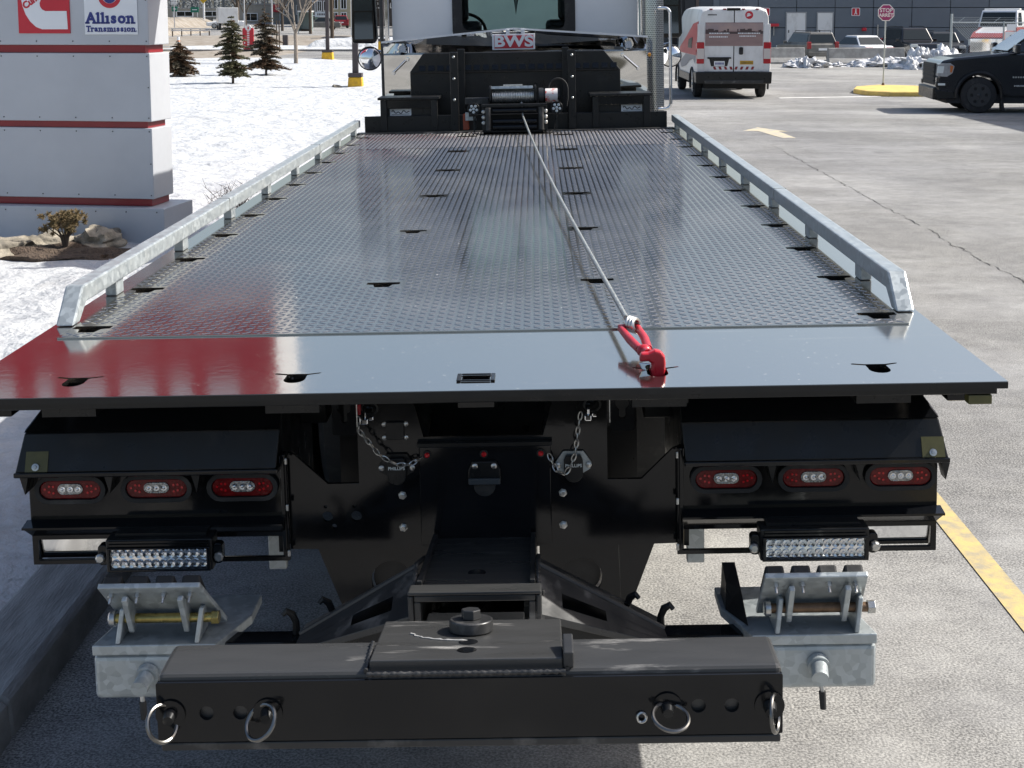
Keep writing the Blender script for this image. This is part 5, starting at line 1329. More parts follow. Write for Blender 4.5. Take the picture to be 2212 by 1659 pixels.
ws = [lerp3(A[0], B[0], .10), lerp3(A[1], B[1], .10), lerp3(A[1], B[1], .93), lerp3(A[0], B[0], .93)]
ws = [(p[0]*.93, p[1]+.055, p[2]+.012) for p in ws]
MB().hull2(ws, [(p[0], p[1]-.012, p[2]-.004) for p in ws]).build('windscreen', mat('pale_windscreen', (.30, .36, .37), .15, coat=.4), pk)  # glass has one pale grey base colour
for sx in (-1, 1):
    for y0, y1, y2, y3 in ((-.86, -1.62, -1.62, -1.32), (-1.70, -2.60, -2.52, -1.70)):
        z0, z1 = 1.40, 1.83
        def xx(z): return sx*(.92-.20*(z-1.34)/.56+.018)
        q = [(xx(z0), y0, z0), (xx(z0), y1, z0), (xx(z1), y2, z1), (xx(z1), y3, z1)]
        MB().hull2(q, [(p[0]-sx*.012, p[1], p[2]) for p in q]).build('side_window', 'glassv', pk)
    P = [(sx*.975, .15+.50*math.cos(t), .41+.50*math.sin(t)) for t in np.linspace(-.12, math.pi+.12, 22)]
    MB().tube(P, .052, 8).build('fender_flare', 'blacks', pk, smooth=True)
    P = [(sx*.975, -3.65+.50*math.cos(t), .41+.50*math.sin(t)) for t in np.linspace(-.12, math.pi+.12, 22)]
    MB().tube(P, .052, 8).build('fender_flare', 'blacks', pk, smooth=True)
    hl = MB().prism([(1.075, .83), (1.055, 1.11), (.80, 1.13), (.70, 1.06), (.74, .90), (.86, .82)], 'x', sx*.70, sx*.985).build('headlight', mat('headlamp_lens', (.42, .42, .42), .12, coat=.4, var=.3, vscale=9), pk, bev=.015)
    MB().prism([(1.09, .90), (1.075, 1.06), (.93, 1.06), (.95, .90)], 'x', sx*.955, sx*.992).build('lamp_projector', 'lampglass', hl, bev=.008)
    MB().prism([(.80, 1.08), (.73, 1.06), (.76, .92), (.80, .92)], 'x', sx*.960, sx*.990).build('amber_strip', mat('amber_side_lens', (.55, .16, .04), .25), hl)
    fg = MB().prism([(1.10, .60), (1.095, .70), (.84, .72), (.80, .64), (.86, .58)], 'x', sx*.80, sx*.985).build('fog_lamp_surround', 'blacks', pk, bev=.01)
    MB().box(sx*.93, sx*.992, .90, 1.06, .625, .675).build('fog_lamp', 'lampglass', fg, bev=.005)
    MB().prism([(1.05, .30), (1.12, .45), (1.11, .53), (.75, .50), (.62, .33)], 'x', sx*.60, sx*.985).build('bumper_corner', 'blacks', pk, bev=.02)
    mr = MB().cbox((sx*1.13, -.62, 1.45), (.24, .12, .22)).build('wing_mirror', ppaint, pk, bev=.03)
    MB().cbox((sx*1.13, -.555, 1.44), (.22, .012, .10)).build('mirror_cap', 'steel', mr, bev=.004)
    MB().box(sx*.968, sx*.985, -2.9, -.62, .60, .635).build('side_moulding', 'steel', pk, bev=.004)
    mb = MB()
    for i in range(9): mb.box(sx*.9655, sx*.972, -.62-.055*i, -.585-.055*i, .795, .83)
    mb.build('door_badge', 'steel', pk)
    MB().prism([(-.36, .05), (-.33, .36), (-.39, .40), (-.43, .06)], 'x', sx*.80, sx*.98).build('mud_flap', 'rubber', pk)
    for y in (-.78, -1.68): MB().box(sx*.9652, sx*.9685, y-.006, y+.006, .46, 1.30).build('door_gap', 'interior', pk)
gr = MB().prism([(-.70, .62), (.70, .62), (.70, 1.12), (-.70, 1.12)], 'y', 1.04, 1.10).build('grille', 'interior', pk, bev=.02)
for z in (.72, .82, .92, 1.02): MB().box(-.66, .66, 1.101, 1.115, z-.016, z+.016).build('grille_bar', 'interior', gr, bev=.004)
MB().prism([(-.93, .30), (.93, .30), (.95, .58), (-.95, .58)], 'y', 1.02, 1.16).build('front_bumper', 'blacks', pk, bev=.03)
MB().box(-.9, .9, -4.6, .85, .22, .42).build('underbody', 'interior', pk)
mb = MB(); mb.tube([(-.5, -.42, 1.385), (-.1, -.50, 1.40)], .008, 6).tube([(.1, -.42, 1.385), (.5, -.50, 1.40)], .008, 6); mb.build('wiper', 'rubber', pk)
for x in (-.86, .86):
    for y in (.15, -3.65): wheel(pk, x, y, .41, .27, blackrim, 6)

# ---------------------------------------------------------------- ordinary cars
def car(name, label, loc, rot, L, W, H, paint, kind, group=None, detail=True):
    t = thing(name, label, 'car', loc, rot, group); h = W/2
    f, r = L*.5, -L*.5; belt = H*.60
    if kind == 'sedan':
        prof = [(f, .30), (f+.02, .55), (f-.10, belt-.16), (f*.42, belt-.02), (-.05*L, belt), (-.30*L, belt+.02), (r+.10, belt+.02), (r, belt-.10), (r-.02, .45), (r+.05, .28)]
        g0, g1, g2, g3 = f*.44, f*.08, -.20*L, -.36*L
    else:
        prof = [(f, .32), (f+.02, .65), (f-.08, belt-.10), (f*.45, belt), (0, belt+.02), (r+.04, belt+.04), (r, belt-.05), (r-.03, .55), (r+.05, .30)]
        g0, g1, g2, g3 = f*.40, f*.16, r+.28, r+.06
    bd = MB().prism(prof, 'x', -h*.98, h*.98).build('body', paint, t, bev=.09, seg=3)
    A = [(-h*.93, g0, belt-.04), (h*.93, g0, belt-.04), (h*.93, g3, belt-.02), (-h*.93, g3, belt-.02)]; tw = h*.70
    B = [(-tw, g1, H-.02), (tw, g1, H-.02), (tw, g2, H-.03), (-tw, g2, H-.03)]
    MB().hull2(A, B).build('cabin', paint, t, bev=.05, seg=2)
    def glass(nm, i, j, a=.12, b=.86, off=.02):
        q = [lerp3(A[i], B[i], a), lerp3(A[j], B[j], a), lerp3(A[j], B[j], b), lerp3(A[i], B[i], b)]
        c = [sum(p[k] for p in q)/4 for k in range(3)]; q = [tuple(c[k]+(p[k]-c[k])*.90 for k in range(3)) for p in q]
        n = (Vector(q[1])-Vector(q[0])).cross(Vector(q[3])-Vector(q[0])).normalized()
        if n.dot(Vector(c)-Vector((0, (g0+g3)/2, belt-.2))) < 0: n = -n
        MB().hull2([tuple(Vector(p)+n*off) for p in q], [tuple(Vector(p)+n*(off-.03)) for p in q]).build(nm, 'glassv', t)
    glass('windscreen', 0, 1); glass('rear_window', 2, 3); glass('side_window', 0, 3); glass('side_window', 1, 2)
    rl = mat('tail_lens', (.30, .02, .025), .2, coat=.3)
    for sx in (-1, 1):
        if kind == 'sedan': MB().box(sx*h*.45, sx*h*.96, r-.035, r+.10, belt-.20, belt-.06).build('tail_light', rl, t, bev=.02)
        else: MB().box(sx*h*.74, sx*h*.985, r-.04, r+.12, belt-.26, belt+.12).build('tail_light', rl, t, bev=.03)
        MB().box(sx*h*.55, sx*h*.96, f-.16, f+.03, belt-.30, belt-.15).build('headlight', 'lampglass', t, bev=.02)
        MB().cbox((sx*(h+.09), g0-.28, belt+.06), (.20, .10, .14)).build('wing_mirror', paint, t, bev=.02)
        for y in (L*.30, -L*.29): wheel(t, sx*(h-.11), y, .33, .20, silverrim, 5)
    MB().box(-.26, .26, r-.045, r-.02, .62, .74).build('licence_plate', 'signwhite', t)
    MB().prism([(-h*.9, .32), (h*.9, .32), (h*.95, .55), (-h*.95, .55)], 'y', r-.06, r+.05).build('rear_bumper', paint, t, bev=.03)
    MB().box(-h*.7, h*.7, f-.02, f+.035, .42, .62).build('grille', 'interior', t, bev=.01)
    if kind != 'sedan': 
        for sx in (-1, 1): MB().tube([(sx*tw*.9, g1-.1, H+.0), (sx*tw*.9, g1-.15, H+.05), (sx*tw*.9, g2+.1, H+.05), (sx*tw*.9, g2+.05, H)], .018, 6).build('roof_rail', 'blacks', t)
    return t
greym = mat('dusty_grey_paint', (.10, .098, .092), .35, col2=(.19, .18, .16), vscale=1.5, coat=.2)
gzr = -.27
car('parked_suv', 'dusty dark grey SUV, rear towards us, behind the left concrete barrier', (15.0, 76.0, gzr), R(12), 4.5, 1.82, 1.60, greym, 'suv', 'cars parked along the building')
car('parked_sedan', 'white sedan parked behind the long concrete barrier', (17.7, 75.5, gzr), R(17), 4.6, 1.78, 1.42, 'white', 'sedan', 'cars parked along the building')
car('parked_suv', 'shiny black SUV facing us behind the snow pile', (20.6, 75.5, gzr), R(186), 4.7, 1.9, 1.82, mat('shiny_black_paint', (.008, .008, .009), .12, coat=.7), 'suv', 'cars parked along the building')
car('parked_hatchback', 'dark grey car half hidden by the fence post', (23.4, 79.5, gzr), R(176), 4.3, 1.78, 1.55, mat('dark_grey_paint', (.055, .058, .062), .3, coat=.4), 'suv', 'cars parked along the building')

# ================================================================== grey industrial building on the right
bw = thing('industrial_building', 'long slate-grey metal-clad industrial building across the right background', 'building', (0, 86., -.27))
MB().box(9.0, 75, .12, 20, 0, 7.6).build('wall_core', 'interior', bw)
slate = mat('slate_cladding', (.135, .16, .19), .5, var=.12, vscale=.6, rvar=.06)
cols = [13.85+2.36*i for i in range(26)]; rows = [0, .50, 1.72, 2.94, 4.16, 5.38, 6.6, 7.62]
pm0 = {}
for i in range(-1, 25):
    x0 = 13.85+2.36*i; x1 = x0+2.36
    for j in range(len(rows)-1):
        key = round(rows[j+1]-rows[j], 2)
        if key not in pm0:
            pm0[key] = MB().box(.018, 2.342, 0, .10, .018, key-.018).build('wall_panel', slate, bw, bev=.012); o = pm0[key]
        else: o = pm0[key].copy(); COL.objects.link(o)
        o.location = (x0, 0, rows[j])
        if j > 4 and i > 12: pass
dd = MB().box(9.35, 10.0, .0, .10, 0, 7.6).build('dark_door_panel', mat('dark_steel_door', (.02, .023, .028), .5), bw)
MB().box(10.02, 10.20, -.08, .05, 0, 7.6).build('downpipe', mat('brown_pipe', (.10, .075, .065), .6), bw, bev=.02)
MB().box(10.22, 11.45, .01, .10, 0, 7.6).build('dark_bay_panel', mat('navy_panel', (.045, .058, .075), .5), bw)
MB().box(11.1, 11.48, -.02, .0, 0, 7.6).build('bay_post', slate, bw)
for i in range(9): MB().box(11.62+i*.19, 11.67+i*.19, -.05, -.001, 2.2, 7.6).build('cladding_rib', slate, bw, bev=.01)
for x0, x1 in ((15.62, 16.76), (17.52, 18.42)):
    d = MB().box(x0, x1, -.05, -.002, .52, 2.62).build('service_door', 'vwhite', bw, bev=.01)
    plate('door_frame', rect(x0-.07, x1+.07, .52, 2.69), [rect(x0-.005, x1+.005, .525, 2.625)], 'y', -.055, -.003, mat('door_frame_grey', (.30, .31, .32), .5), d)
    MB().cbox((x0+.12, -.07, 1.50), (.05, .04, .16)).build('door_handle', 'blacks', d)
for x in (14.05, 19.58):
    s = MB().prism(rrect(x, x+.52, 2.44, 2.94, .06), 'y', -.03, -.004).build('exit_sign', 'signwhite', bw)
    MB().prism(rrect(x+.035, x+.485, 2.475, 2.905, .05), 'y', -.034, -.0302).build('sign_field', 'signred', s)
    cx = x+.26
    mb = MB(); mb.prism(circ(cx, 2.84, .042, 12), 'y', -.038, -.0342)
    mb.prism([(cx-.04, 2.79), (cx+.04, 2.79), (cx+.035, 2.66), (cx+.10, 2.52), (cx+.055, 2.52), (cx, 2.62), (cx-.055, 2.52), (cx-.10, 2.52), (cx-.035, 2.66)], 'y', -.038, -.0342)
    mb.build('sign_figure', 'signwhite', s)
MB().box(14.55, 15.1, -.30, -.02, 1.80, 1.98).build('red_alarm_hood', 'signred', bw, bev=.03)
MB().box(14.80, 14.84, -.12, -.02, 1.25, 1.80).build('alarm_pipe', 'steel', bw)
MB().cbox((20.35, -.15, 1.62), (.28, .24, .20)).build('red_valve', 'signred', bw, bev=.05)
MB().cyl((21.2, -.1, .6), (21.2, -.1, 1.9), .04, seg=10).build('wall_pipe', 'steel', bw)
# building out of frame on the right whose long shadow crosses the lot
sh = thing('warehouse', 'tall pale warehouse just beyond the right frame edge, throwing shade across the lot', 'building', (16.4, 0, 0))
MB().box(0, 14, -30, 32.5, -.05, 6.3).build('wall', mat('pale_cladding', (.42, .43, .44), .6, var=.1, vscale=.5), sh)
MB().box(-.15, 14.2, -30.2, 32.7, 6.301, 6.45).build('roof_edge', 'silver', sh)
for y in range(-26, 32, 8): MB().box(-.06, -.001, y, y+3.6, 0, 3.8).build('loading_door', 'vwhite', sh)
# ================================================================== barriers, snow piles, stop sign
jp = [(-.30, 0), (-.30, .09), (-.16, .28), (-.10, .72), (.10, .72), (.16, .28), (.30, .09), (.30, 0)]
def barrier(x0, x1, y0, y1, z, h, label):
    a = Vector((x0, y0, 0)); b = Vector((x1, y1, 0)); L_ = (b-a).length
    o = MB().prism([(p[0], p[1]*h/.72) for p in jp], 'x', -L_/2, L_/2).build('concrete_barrier', 'concrete', None, bev=.02)
    o.location = ((x0+x1)/2, (y0+y1)/2, z); o.rotation_euler = (0, 0, math.atan2(y1-y0, x1-x0))
    return tag(o, label, 'barrier', 'concrete barriers before the parked cars')
barrier(8.9, 12.50, 62.6, 63.2, 0, .74, 'concrete barrier right behind the delivery van')
barrier(13.62, 17.25, 63.4, 63.9, -.05, .76, 'long concrete barrier in front of the white sedan')
barrier(17.42, 18.55, 63.6, 61.5, -.05, .68, 'angled concrete barrier beside the big snow pile')
barrier(18.60, 20.0, 61.8, 60.2, -.04, .52, 'low concrete barrier between snow pile and fence')
dsnow = mat('dirty_snow', (.64, .65, .67), .7, col2=(.22, .205, .19), vscale=2.6, lo=.44, hi=.70, bump=.9, bscale=7, bdist=.08, det=10)
def pile(c, r, n, seed, label):
    rg = random.Random(seed); t = thing('snow_pile', label, 'snow pile', c, 0, 'dirty snow piles by the barriers')
    for k in range(n):
        x = rg.uniform(-1, 1); s = (1-abs(x))*.6+.35
        o = blob('snow_heap' if k == 0 else 'snow_chunk', dsnow, t, (x*r[0], rg.uniform(-1, 1)*r[1]*.6, 0), (r[0]*rg.uniform(.16, .3), r[1]*rg.uniform(.3, .5), r[2]*s*rg.uniform(.7, 1.1)), .34, 2.0, 4, seed*31+k, flat=-.06)
    blob('snow_core', dsnow, t, (0, 0, 0), (r[0], r[1], r[2]*.55), .6, 3., 4, seed+99, flat=-.06)
    return t
pile((11.75, 58.3, 0), (.85, .9, .62), 11, 1, 'ragged snow pile in the gap between the barriers')
pile((13.25, 59.8, 0), (.55, .6, .24), 6, 2, 'low crust of dirty snow at the foot of the long barrier')
pile((15.2, 59.2, 0), (1.3, .8, .55), 12, 3, 'ridge of dirty snow along the long barrier behind the stop sign')
pile((16.9, 57.0, 0), (1.7, 1.5, 1.05), 18, 4, 'largest grey-blue snow pile left of the pickup')
st = thing('stop_sign', 'octagonal STOP ARRÊT sign on a thin post on the yellow island', 'road sign', (10.54, 39.8, 0), R(0))
plum = mat('faded_red_sign', (.34, .045, .15), .4)
MB().cyl((0, 0, .05), (.02, 0, 2.10), .022, seg=10).build('post', 'galv', st, smooth=True)
MB().cyl((0, 0, .125), (0, 0, .20), .05, .035, seg=10).build('post_foot', 'rusty', st)
o8 = [(.022+.262*math.cos(R(22.5+45*i)), 2.278+.262*math.sin(R(22.5+45*i))) for i in range(8)]
s8 = MB().prism(o8, 'y', -.040, -.034).build('sign_plate', 'signwhite', st)
MB().prism([(.022+.238*math.cos(R(22.5+45*i)), 2.278+.238*math.sin(R(22.5+45*i))) for i in range(8)], 'y', -.043, -.0402).build('sign_field', plum, s8)
text_obj('sign_lettering', 'STOP', .160, 'signwhite', s8, (.022, -.0445, 2.345), bold=.0025, depth=.002)
text_obj('sign_lettering', 'ARRÊT', .145, 'signwhite', s8, (.022, -.0445, 2.200), bold=.0025, depth=.002)
# ================================================================== chain-link fence and red truck behind it
fn = thing('chain_link_fence', 'grey chain-link gate with barbed wire arms above the pickup hood', 'fence', (20.02, 66., -.2))
for x in (0, 2.5, 5.0, 7.5): MB().cyl((x, 0, -.1), (x, 0, 2.47 if x == 0 else 2.1), .06 if x == 0 else .04, seg=10).build('fence_post', 'galv', fn, smooth=True)
for z in (2.06, .15): MB().cyl((0, 0, z), (8, 0, z-.05), .03, seg=8).build('fence_rail', 'galv', fn, smooth=True)
mb = MB()
for i in range(-14, 70):
    x = i*.115
    for s in (1, -1):
        a = [x, .16] if s > 0 else [x+1.85, .16]; b = [x+1.85, 2.04] if s > 0 else [x, 2.04]
        if min(a[0], b[0]) < 0 or max(a[0], b[0]) > 8: continue
        mb.tube([(a[0], s*.006, a[1]), (b[0], s*.006, b[1])], .006, 3, cap=False)
mb.build('chain_link', 'galv', fn)
for x in (.3, 1.1, 2.0, 2.9, 3.8): MB().tube([(x, 0, 2.06), (x+.28, -.12, 2.30)], .012, 5).build('barb_arm', 'galv', fn)
mb = MB()
for k in (.33, .66, 1.): mb.tube([(.05, -.12*k, 2.06+.24*k), (8, -.12*k, 2.0+.24*k)], .005, 3)
mb.build('barbed_wire', 'galv', fn)
fs = MB().box(2.55, 3.10, -.07, -.045, 1.02, 1.62).build('fence_sign', 'signwhite', fn)
MB().prism(rrect(2.77, 2.88, 1.14, 1.46, .05), 'y', -.074, -.0702).build('sign_symbol', 'blacks', fs)
MB().box(2.62, 3.05, -.07, -.045, 1.66, 1.98).build('fence_sign', 'signwhite', fn)
rt = thing('red_truck', 'red and white highway truck parked behind the chain-link fence', 'truck', (24.7, 73., -.27), R(150))
rpaint = mat('red_truck_paint', (.36, .05, .04), .35, coat=.3, var=.2, vscale=1.)
MB().prism([(3.4, .55), (3.5, 1.35), (2.9, 1.62), (1.2, 1.85), (1.2, .55)], 'x', -.85, .85).build('hood', rpaint, rt, bev=.06)
MB().prism([(3.2, 1.45), (2.9, 1.64), (1.3, 1.88), (1.3, 1.80), (2.9, 1.55)], 'x', -.70, .70).build('hood_top', 'white', rt, bev=.02)
MB().hull2([(-1.0, 1.2, .6), (1.0, 1.2, .6), (1.0, -.9, .6), (-1.0, -.9, .6)], [(-1.0, 1.2, 1.85), (1.0, 1.2, 1.85), (1.0, -.9, 1.85), (-1.0, -.9, 1.85)]).build('cab', rpaint, rt, bev=.05)
MB().hull2([(-1.0, 1.2, 1.851), (1.0, 1.2, 1.851), (1.0, -.9, 1.851), (-1.0, -.9, 1.851)], [(-.9, .75, 2.72), (.9, .75, 2.72), (.9, -.9, 2.72), (-.9, -.9, 2.72)]).build('greenhouse', 'white', rt, bev=.04)
q = [(-.88, 1.20, 1.92), (.88, 1.20, 1.92), (.82, .82, 2.62), (-.82, .82, 2.62)]
MB().hull2([(p[0], p[1]+.03, p[2]) for p in q], q).build('windscreen', 'glassv', rt)
for sx in (-1, 1):
    MB().hull2([(sx*1.005, .95, 1.95), (sx*1.005, 0, 1.95), (sx*.93, 0, 2.6), (sx*.93, .66, 2.6)], [(sx*.98, .95, 1.95), (sx*.98, 0, 1.95), (sx*.90, 0, 2.6), (sx*.90, .66, 2.6)]).build('side_window', 'glassv', rt)
    MB().box(sx*.62, sx*.92, 3.30, 3.46, .95, 1.25).build('headlight', 'lampglass', rt, bev=.02)
    for y in (2.4, -2.2, -3.5): wheel(rt, sx*.95, y, .5, .28, 'white', 6)
MB().box(-.8, .8, 3.45, 3.56, .6, 1.3).build('grille', 'chrome', rt, bev=.02)
MB().box(-.9, .9, -.2, .3, 2.721, 2.82).build('roof_beacon', 'vwhite', rt, bev=.03)
MB().box(-1.15, 1.15, -6.5, -1.1, .9, 1.6).build('cargo_body', rpaint, rt, bev=.03)

# ================================================================== road, signs and houses far left
def pole(name, label, x, y, h, r, m, cat='pole', arm=False):
    t = thing(name, label, cat, (x, y, gz(x, y)))
    MB().cyl((0, 0, -.2), (0, 0, h), r, r*.8, 10).build('shaft', m, t, smooth=True)
    if arm:
        MB().box(-1.1, 1.1, -.06, .06, h-.9, h-.75).build('crossarm', m, t)
        for x_ in (-.9, -.4, .4, .9): MB().cyl((x_, 0, h-.75), (x_, 0, h-.58), .05, seg=8).build('insulator', 'silver', t)
    else: MB().box(-1.2, .05, -.1, .1, h-.02, h+.08).build('lamp_head', m, t)
    return t
pole('utility_pole', 'thick grey-brown utility pole left of the red banner sign', -37.5, 180, 10, .24, 'wood', arm=True)
pole('utility_pole', 'weathered wooden pole beside the bus shelter', -22.1, 140, 9, .16, 'wood', arm=True)
pole('utility_pole', 'dark wooden pole right of the far lamp post', -15.75, 110, 9, .15, 'wood', arm=True)
pole('street_light', 'thin silver street light over the far road', -24.6, 120, 8, .06, 'silver', 'street light')
pole('street_light', 'pale street light in front of the red shop sign', -22.62, 122, 8, .07, 'silver', 'street light')
pole('street_light', 'white street light left of the truck mirror', -17.0, 132, 8, .08, 'signwhite', 'street light')
pole('street_light', 'dark street light standing between the two spruces', -24.0, 126, 8, .06, 'pole', 'street light')
for x, y, lab in ((-15.3, 84, 'thin brown marker stake right of the browned spruce'), (-15.55, 84.5, 'thin brown marker stake standing left of its twin')):
    MBo = MB().box(-.03, .03, -.03, .03, -.1, 1.9).build('marker_stake', 'wood'); MBo.location = (x, y, .05); tag(MBo, lab, 'stake')
dm = thing('diamond_sign', 'yellow diamond warning sign on a pale post over the far road', 'road sign', (-41.75, 180, .8))
MB().box(-.10, .10, -.1, .1, -.2, 3.6).build('post', 'signwhite', dm)
MB().prism([(-.75, 3.75), (0, 3.0), (.75, 3.75), (0, 4.5)], 'y', -.16, -.11).build('sign_plate', mat('amber_sign', (.62, .42, .03), .5), dm)
MB().prism([(-.64, 3.75), (0, 3.11), (.64, 3.75), (0, 4.39)], 'y', -.175, -.161).build('sign_field', mat('amber_field', (.55, .36, .02), .5), dm)
for x, z0, z1, w_, lab in ((-55.4, 2.95, 3.7, .85, 'small green highway sign at the left, beside the pylon'), (-52.3, 2.8, 3.62, 1.25, 'larger green highway sign under the diamond sign')):
    g_ = thing('highway_sign', lab, 'road sign', (x, 220, 0))
    MB().box(-w_/2, w_/2, -.03, .03, z0, z1).build('sign_plate', mat('green_sign', (.01, .17, .10), .5), g_)
    MB().box(-w_*.3, w_*.3, -.045, -.031, (z0+z1)/2-.06, (z0+z1)/2+.06).build('sign_legend', 'signwhite', g_)
    for sx in (-.3, .3): MB().cyl((sx*w_, .08, .9), (sx*w_, .08, z1), .05, seg=8).build('sign_post', 'silver', g_)
ls = thing('striped_sign', 'white striped lane sign high beside the pylon edge', 'road sign', (-38.05, 150, .5))
MB().box(-.04, .04, 0, .06, 0, 4).build('post', 'silver', ls)
for k in range(4): MB().box(-.34, .34, -.05, -.001, 2.95+k*.18, 3.06+k*.18).build('sign_stripe', 'signwhite', ls)
MB().box(-1.15, -.75, -.05, .0, 2.9, 3.4).build('orange_panel', mat('orange_sign', (.6, .22, .02), .5), ls)
gl = thing('guard_rail', 'pale steel guard rail curving along the far road', 'guard rail', (-31.6, 130, .35))
for z in (.50, .66): MB().box(-1.8, 1.8, -.05, .05, z, z+.10).build('rail_beam', 'vwhite', gl)
for i in range(5): MB().box(-1.75+.85*i, -1.65+.85*i, .051, .12, -.1, .70).build('rail_post', 'wood', gl)
fc = thing('picket_fence', 'dark slatted noise fence along the far highway', 'fence', (-45.5, 186, 1.15))
for i in range(30): MB().box(-3.2+.22*i, -3.05+.22*i, 0, .05, 0, .95).build('slat', mat('fence_grey', (.16, .16, .155), .8) if i == 0 else bpy.data.materials['fence_grey'], fc)
MB().box(-3.3, 3.5, .051, .10, 0, .9).build('fence_backing', mat('fence_dark', (.04, .045, .045), .9), fc)
bo = thing('delineator_post', 'white and orange delineator post at the edge of the far road', 'bollard', (-23.2, 91.3, .0))
MB().cyl((0, 0, -.1), (0, 0, .86), .10, .085, 12).build('tube', 'signwhite', bo, smooth=True)
for z in (.28, .55): MB().cyl((0, 0, z), (0, 0, z+.10), .098, .096, 12).build('orange_band', mat('orange_band', (.55, .20, .08), .6), bo, smooth=True)
rs = thing('banner_sign', 'upright red banner sign with a round crest between the spruces', 'sign', (-17.3, 84.6, .05))
MB().prism(rrect(-.34, .34, .15, 1.45, .10), 'y', -.05, .05).build('banner', 'signred', rs, bev=.01)
MB().prism(circ(.02, 1.45, .18, 20), 'y', -.055, .055).build('crest', 'signwhite', rs)
MB().prism([(-.03, 1.36), (.07, 1.36), (.05, 1.54), (-.01, 1.54)], 'y', -.06, -.0555).build('crest_mark', 'signred', rs)
for k in range(9): MB().box(-.06, .08, -.056, -.0505, .30+k*.11, .36+k*.11).build('banner_letter', 'signwhite', rs)
for k in range(4): MB().box(-.26, -.18, -.056, -.0505, .30+k*.2, .38+k*.2).build('banner_letter', 'signwhite', rs)
MB().box(-.45, .45, -.25, .25, -.05, .149).build('foot', 'rubber', rs, bev=.03)
# houses
def house(name, label, x0, x1, y, h, m, wins, roof=None, z0=None, roofh=0.):
    z = gz((x0+x1)/2, y) if z0 is None else z0
    t = thing(name, label, 'building', ((x0+x1)/2, y, z)); w_ = (x1-x0)/2
    MB().box(-w_, w_, 0, 9, -.3, h).build('wall', m, t)
    for (a, b, c, d) in wins:
        fr = plate('window', rect(a-.09, b+.09, c-.09, d+.09), [rect(a, b, c, d)], 'y', -.09, -.002, 'signwhite', t)
        MB().box(a, b, -.04, -.02, c, d).build('pane', 'glass', fr)
        MB().box((a+b)/2-.03, (a+b)/2+.03, -.07, -.045, c, d).build('mullion', 'signwhite', fr)
    if roof: MB().prism([(-.5, h+.001), (9.5, h+.001), (4.5, h+roofh)], 'x', -w_-.4, w_+.4).build('roof', roof, t)
    else: MB().box(-w_-.1, w_+.1, -.1, 9.1, h+.001, h+.2).build('parapet', 'concrete', t)
    return t
brick = mat('grey_brick', (.20, .185, .17), .9, var=.25, vscale=4); yb = mat('cream_brick', (.46, .41, .29), .9, var=.15, vscale=3); dk = mat('dark_siding', (.06, .055, .055), .8, var=.2, vscale=3); be = mat('beige_siding', (.36, .33, .28), .85, var=.15, vscale=2)
house('brick_house', 'grey brick house with tall windows behind the bus shelter', -33.2, -27.5, 200, 6.2, brick, [(-.9, -.4, 1.9, 3.2), (0, .5, 1.9, 3.2), (.9, 1.4, 1.9, 3.2), (1.9, 2.4, 1.9, 3.2), (-.8, .3, .3, 1.2), (-.9, -.4, 4.2, 5.4), (0, .5, 4.2, 5.4)])
house('cream_house', 'cream brick house with paired windows right of the far lamp post', -25.9, -23.2, 180, 6.5, yb, [(-.95, -.3, 2.3, 3.4), (.2, .8, 2.3, 3.4), (-.95, -.3, .6, 1.75), (.2, .8, .6, 1.75), (-.95, -.3, 4.2, 5.2), (.2, .8, 4.2, 5.2)])
house('dark_house', 'dark-sided house left of the truck mirror', -23.9, -17.5, 184, 7., dk, [(.2, .9, 2.4, 3.3), (2.2, 3.0, 2.4, 3.3), (-2.3, -1.6, 2.4, 3.3)], 'wood', None, 2.)
sp_ = house('shop', 'low shop with a bright red sign band across the far road', -44.5, -35.6, 214, 2.7, be, [(2.0, 3.6, .4, 1.4), (-3.5, -1.5, .4, 1.4)])
MB().box(1.0, 3.7, -.35, -.06, 1.62, 2.75).build('shop_sign', 'signred', sp_, bev=.03)
MB().box(1.6, 2.9, -.37, -.351, 1.95, 2.35).build('sign_legend', 'blue', sp_)
MB().box(1.7, 2.6, -.38, -.371, 2.12, 2.20).build('sign_stripe', 'signwhite', sp_)
house('long_building', 'long flat beige building on the far horizon', -74, -50, 260, 1.9, be, [(-8, -5, .6, 1.4), (-3, 0, .6, 1.4), (2, 5, .6, 1.4)])
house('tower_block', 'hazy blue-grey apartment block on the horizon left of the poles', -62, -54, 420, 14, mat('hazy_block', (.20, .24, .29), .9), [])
house('grey_house', 'grey clapboard house behind the thin street lights', -36.5, -32.5, 205, 5., mat('grey_clapboard', (.24, .24, .23), .9, var=.2, vscale=3), [(-1.4, -.8, 1.4, 2.6), (.4, 1.1, 1.4, 2.6)], 'wood', None, 1.5)
house('white_house', 'pale house half hidden behind the cab corner', -15.5, -9, 170, 6., be, [(-1.9, -1.2, 1.4, 2.8), (.0, .7, 1.4, 2.8), (1.6, 2.3, 1.4, 2.8), (-1.9, -1.2, 3.6, 4.8)])
house('green_warehouse', 'long pale green warehouse seen through the truck cab windows', -9, 9.5, 118, 9., mat('pale_green_cladding', (.30, .37, .36), .7, var=.12, vscale=.4), [(-6, -4.5, 1, 2.4), (4.5, 6, 1, 2.4)])
bs = thing('bus_shelter', 'glazed bus shelter with a pale roof across the far road', 'bus shelter', (-22.9, 142, .45))
MB().box(-.7, .7, -.5, .9, 2.15, 2.30).build('roof', 'vwhite', bs)
sgl = mat('shelter_glass', (.25, .33, .32), .1, coat=.3)
for x in (-.62, .62): MB().box(x-.02, x+.02, -.42, .85, .25, 2.14).build('side_pane', sgl, bs)
MB().box(-.60, .60, .82, .86, .25, 2.14).build('back_pane', sgl, bs)
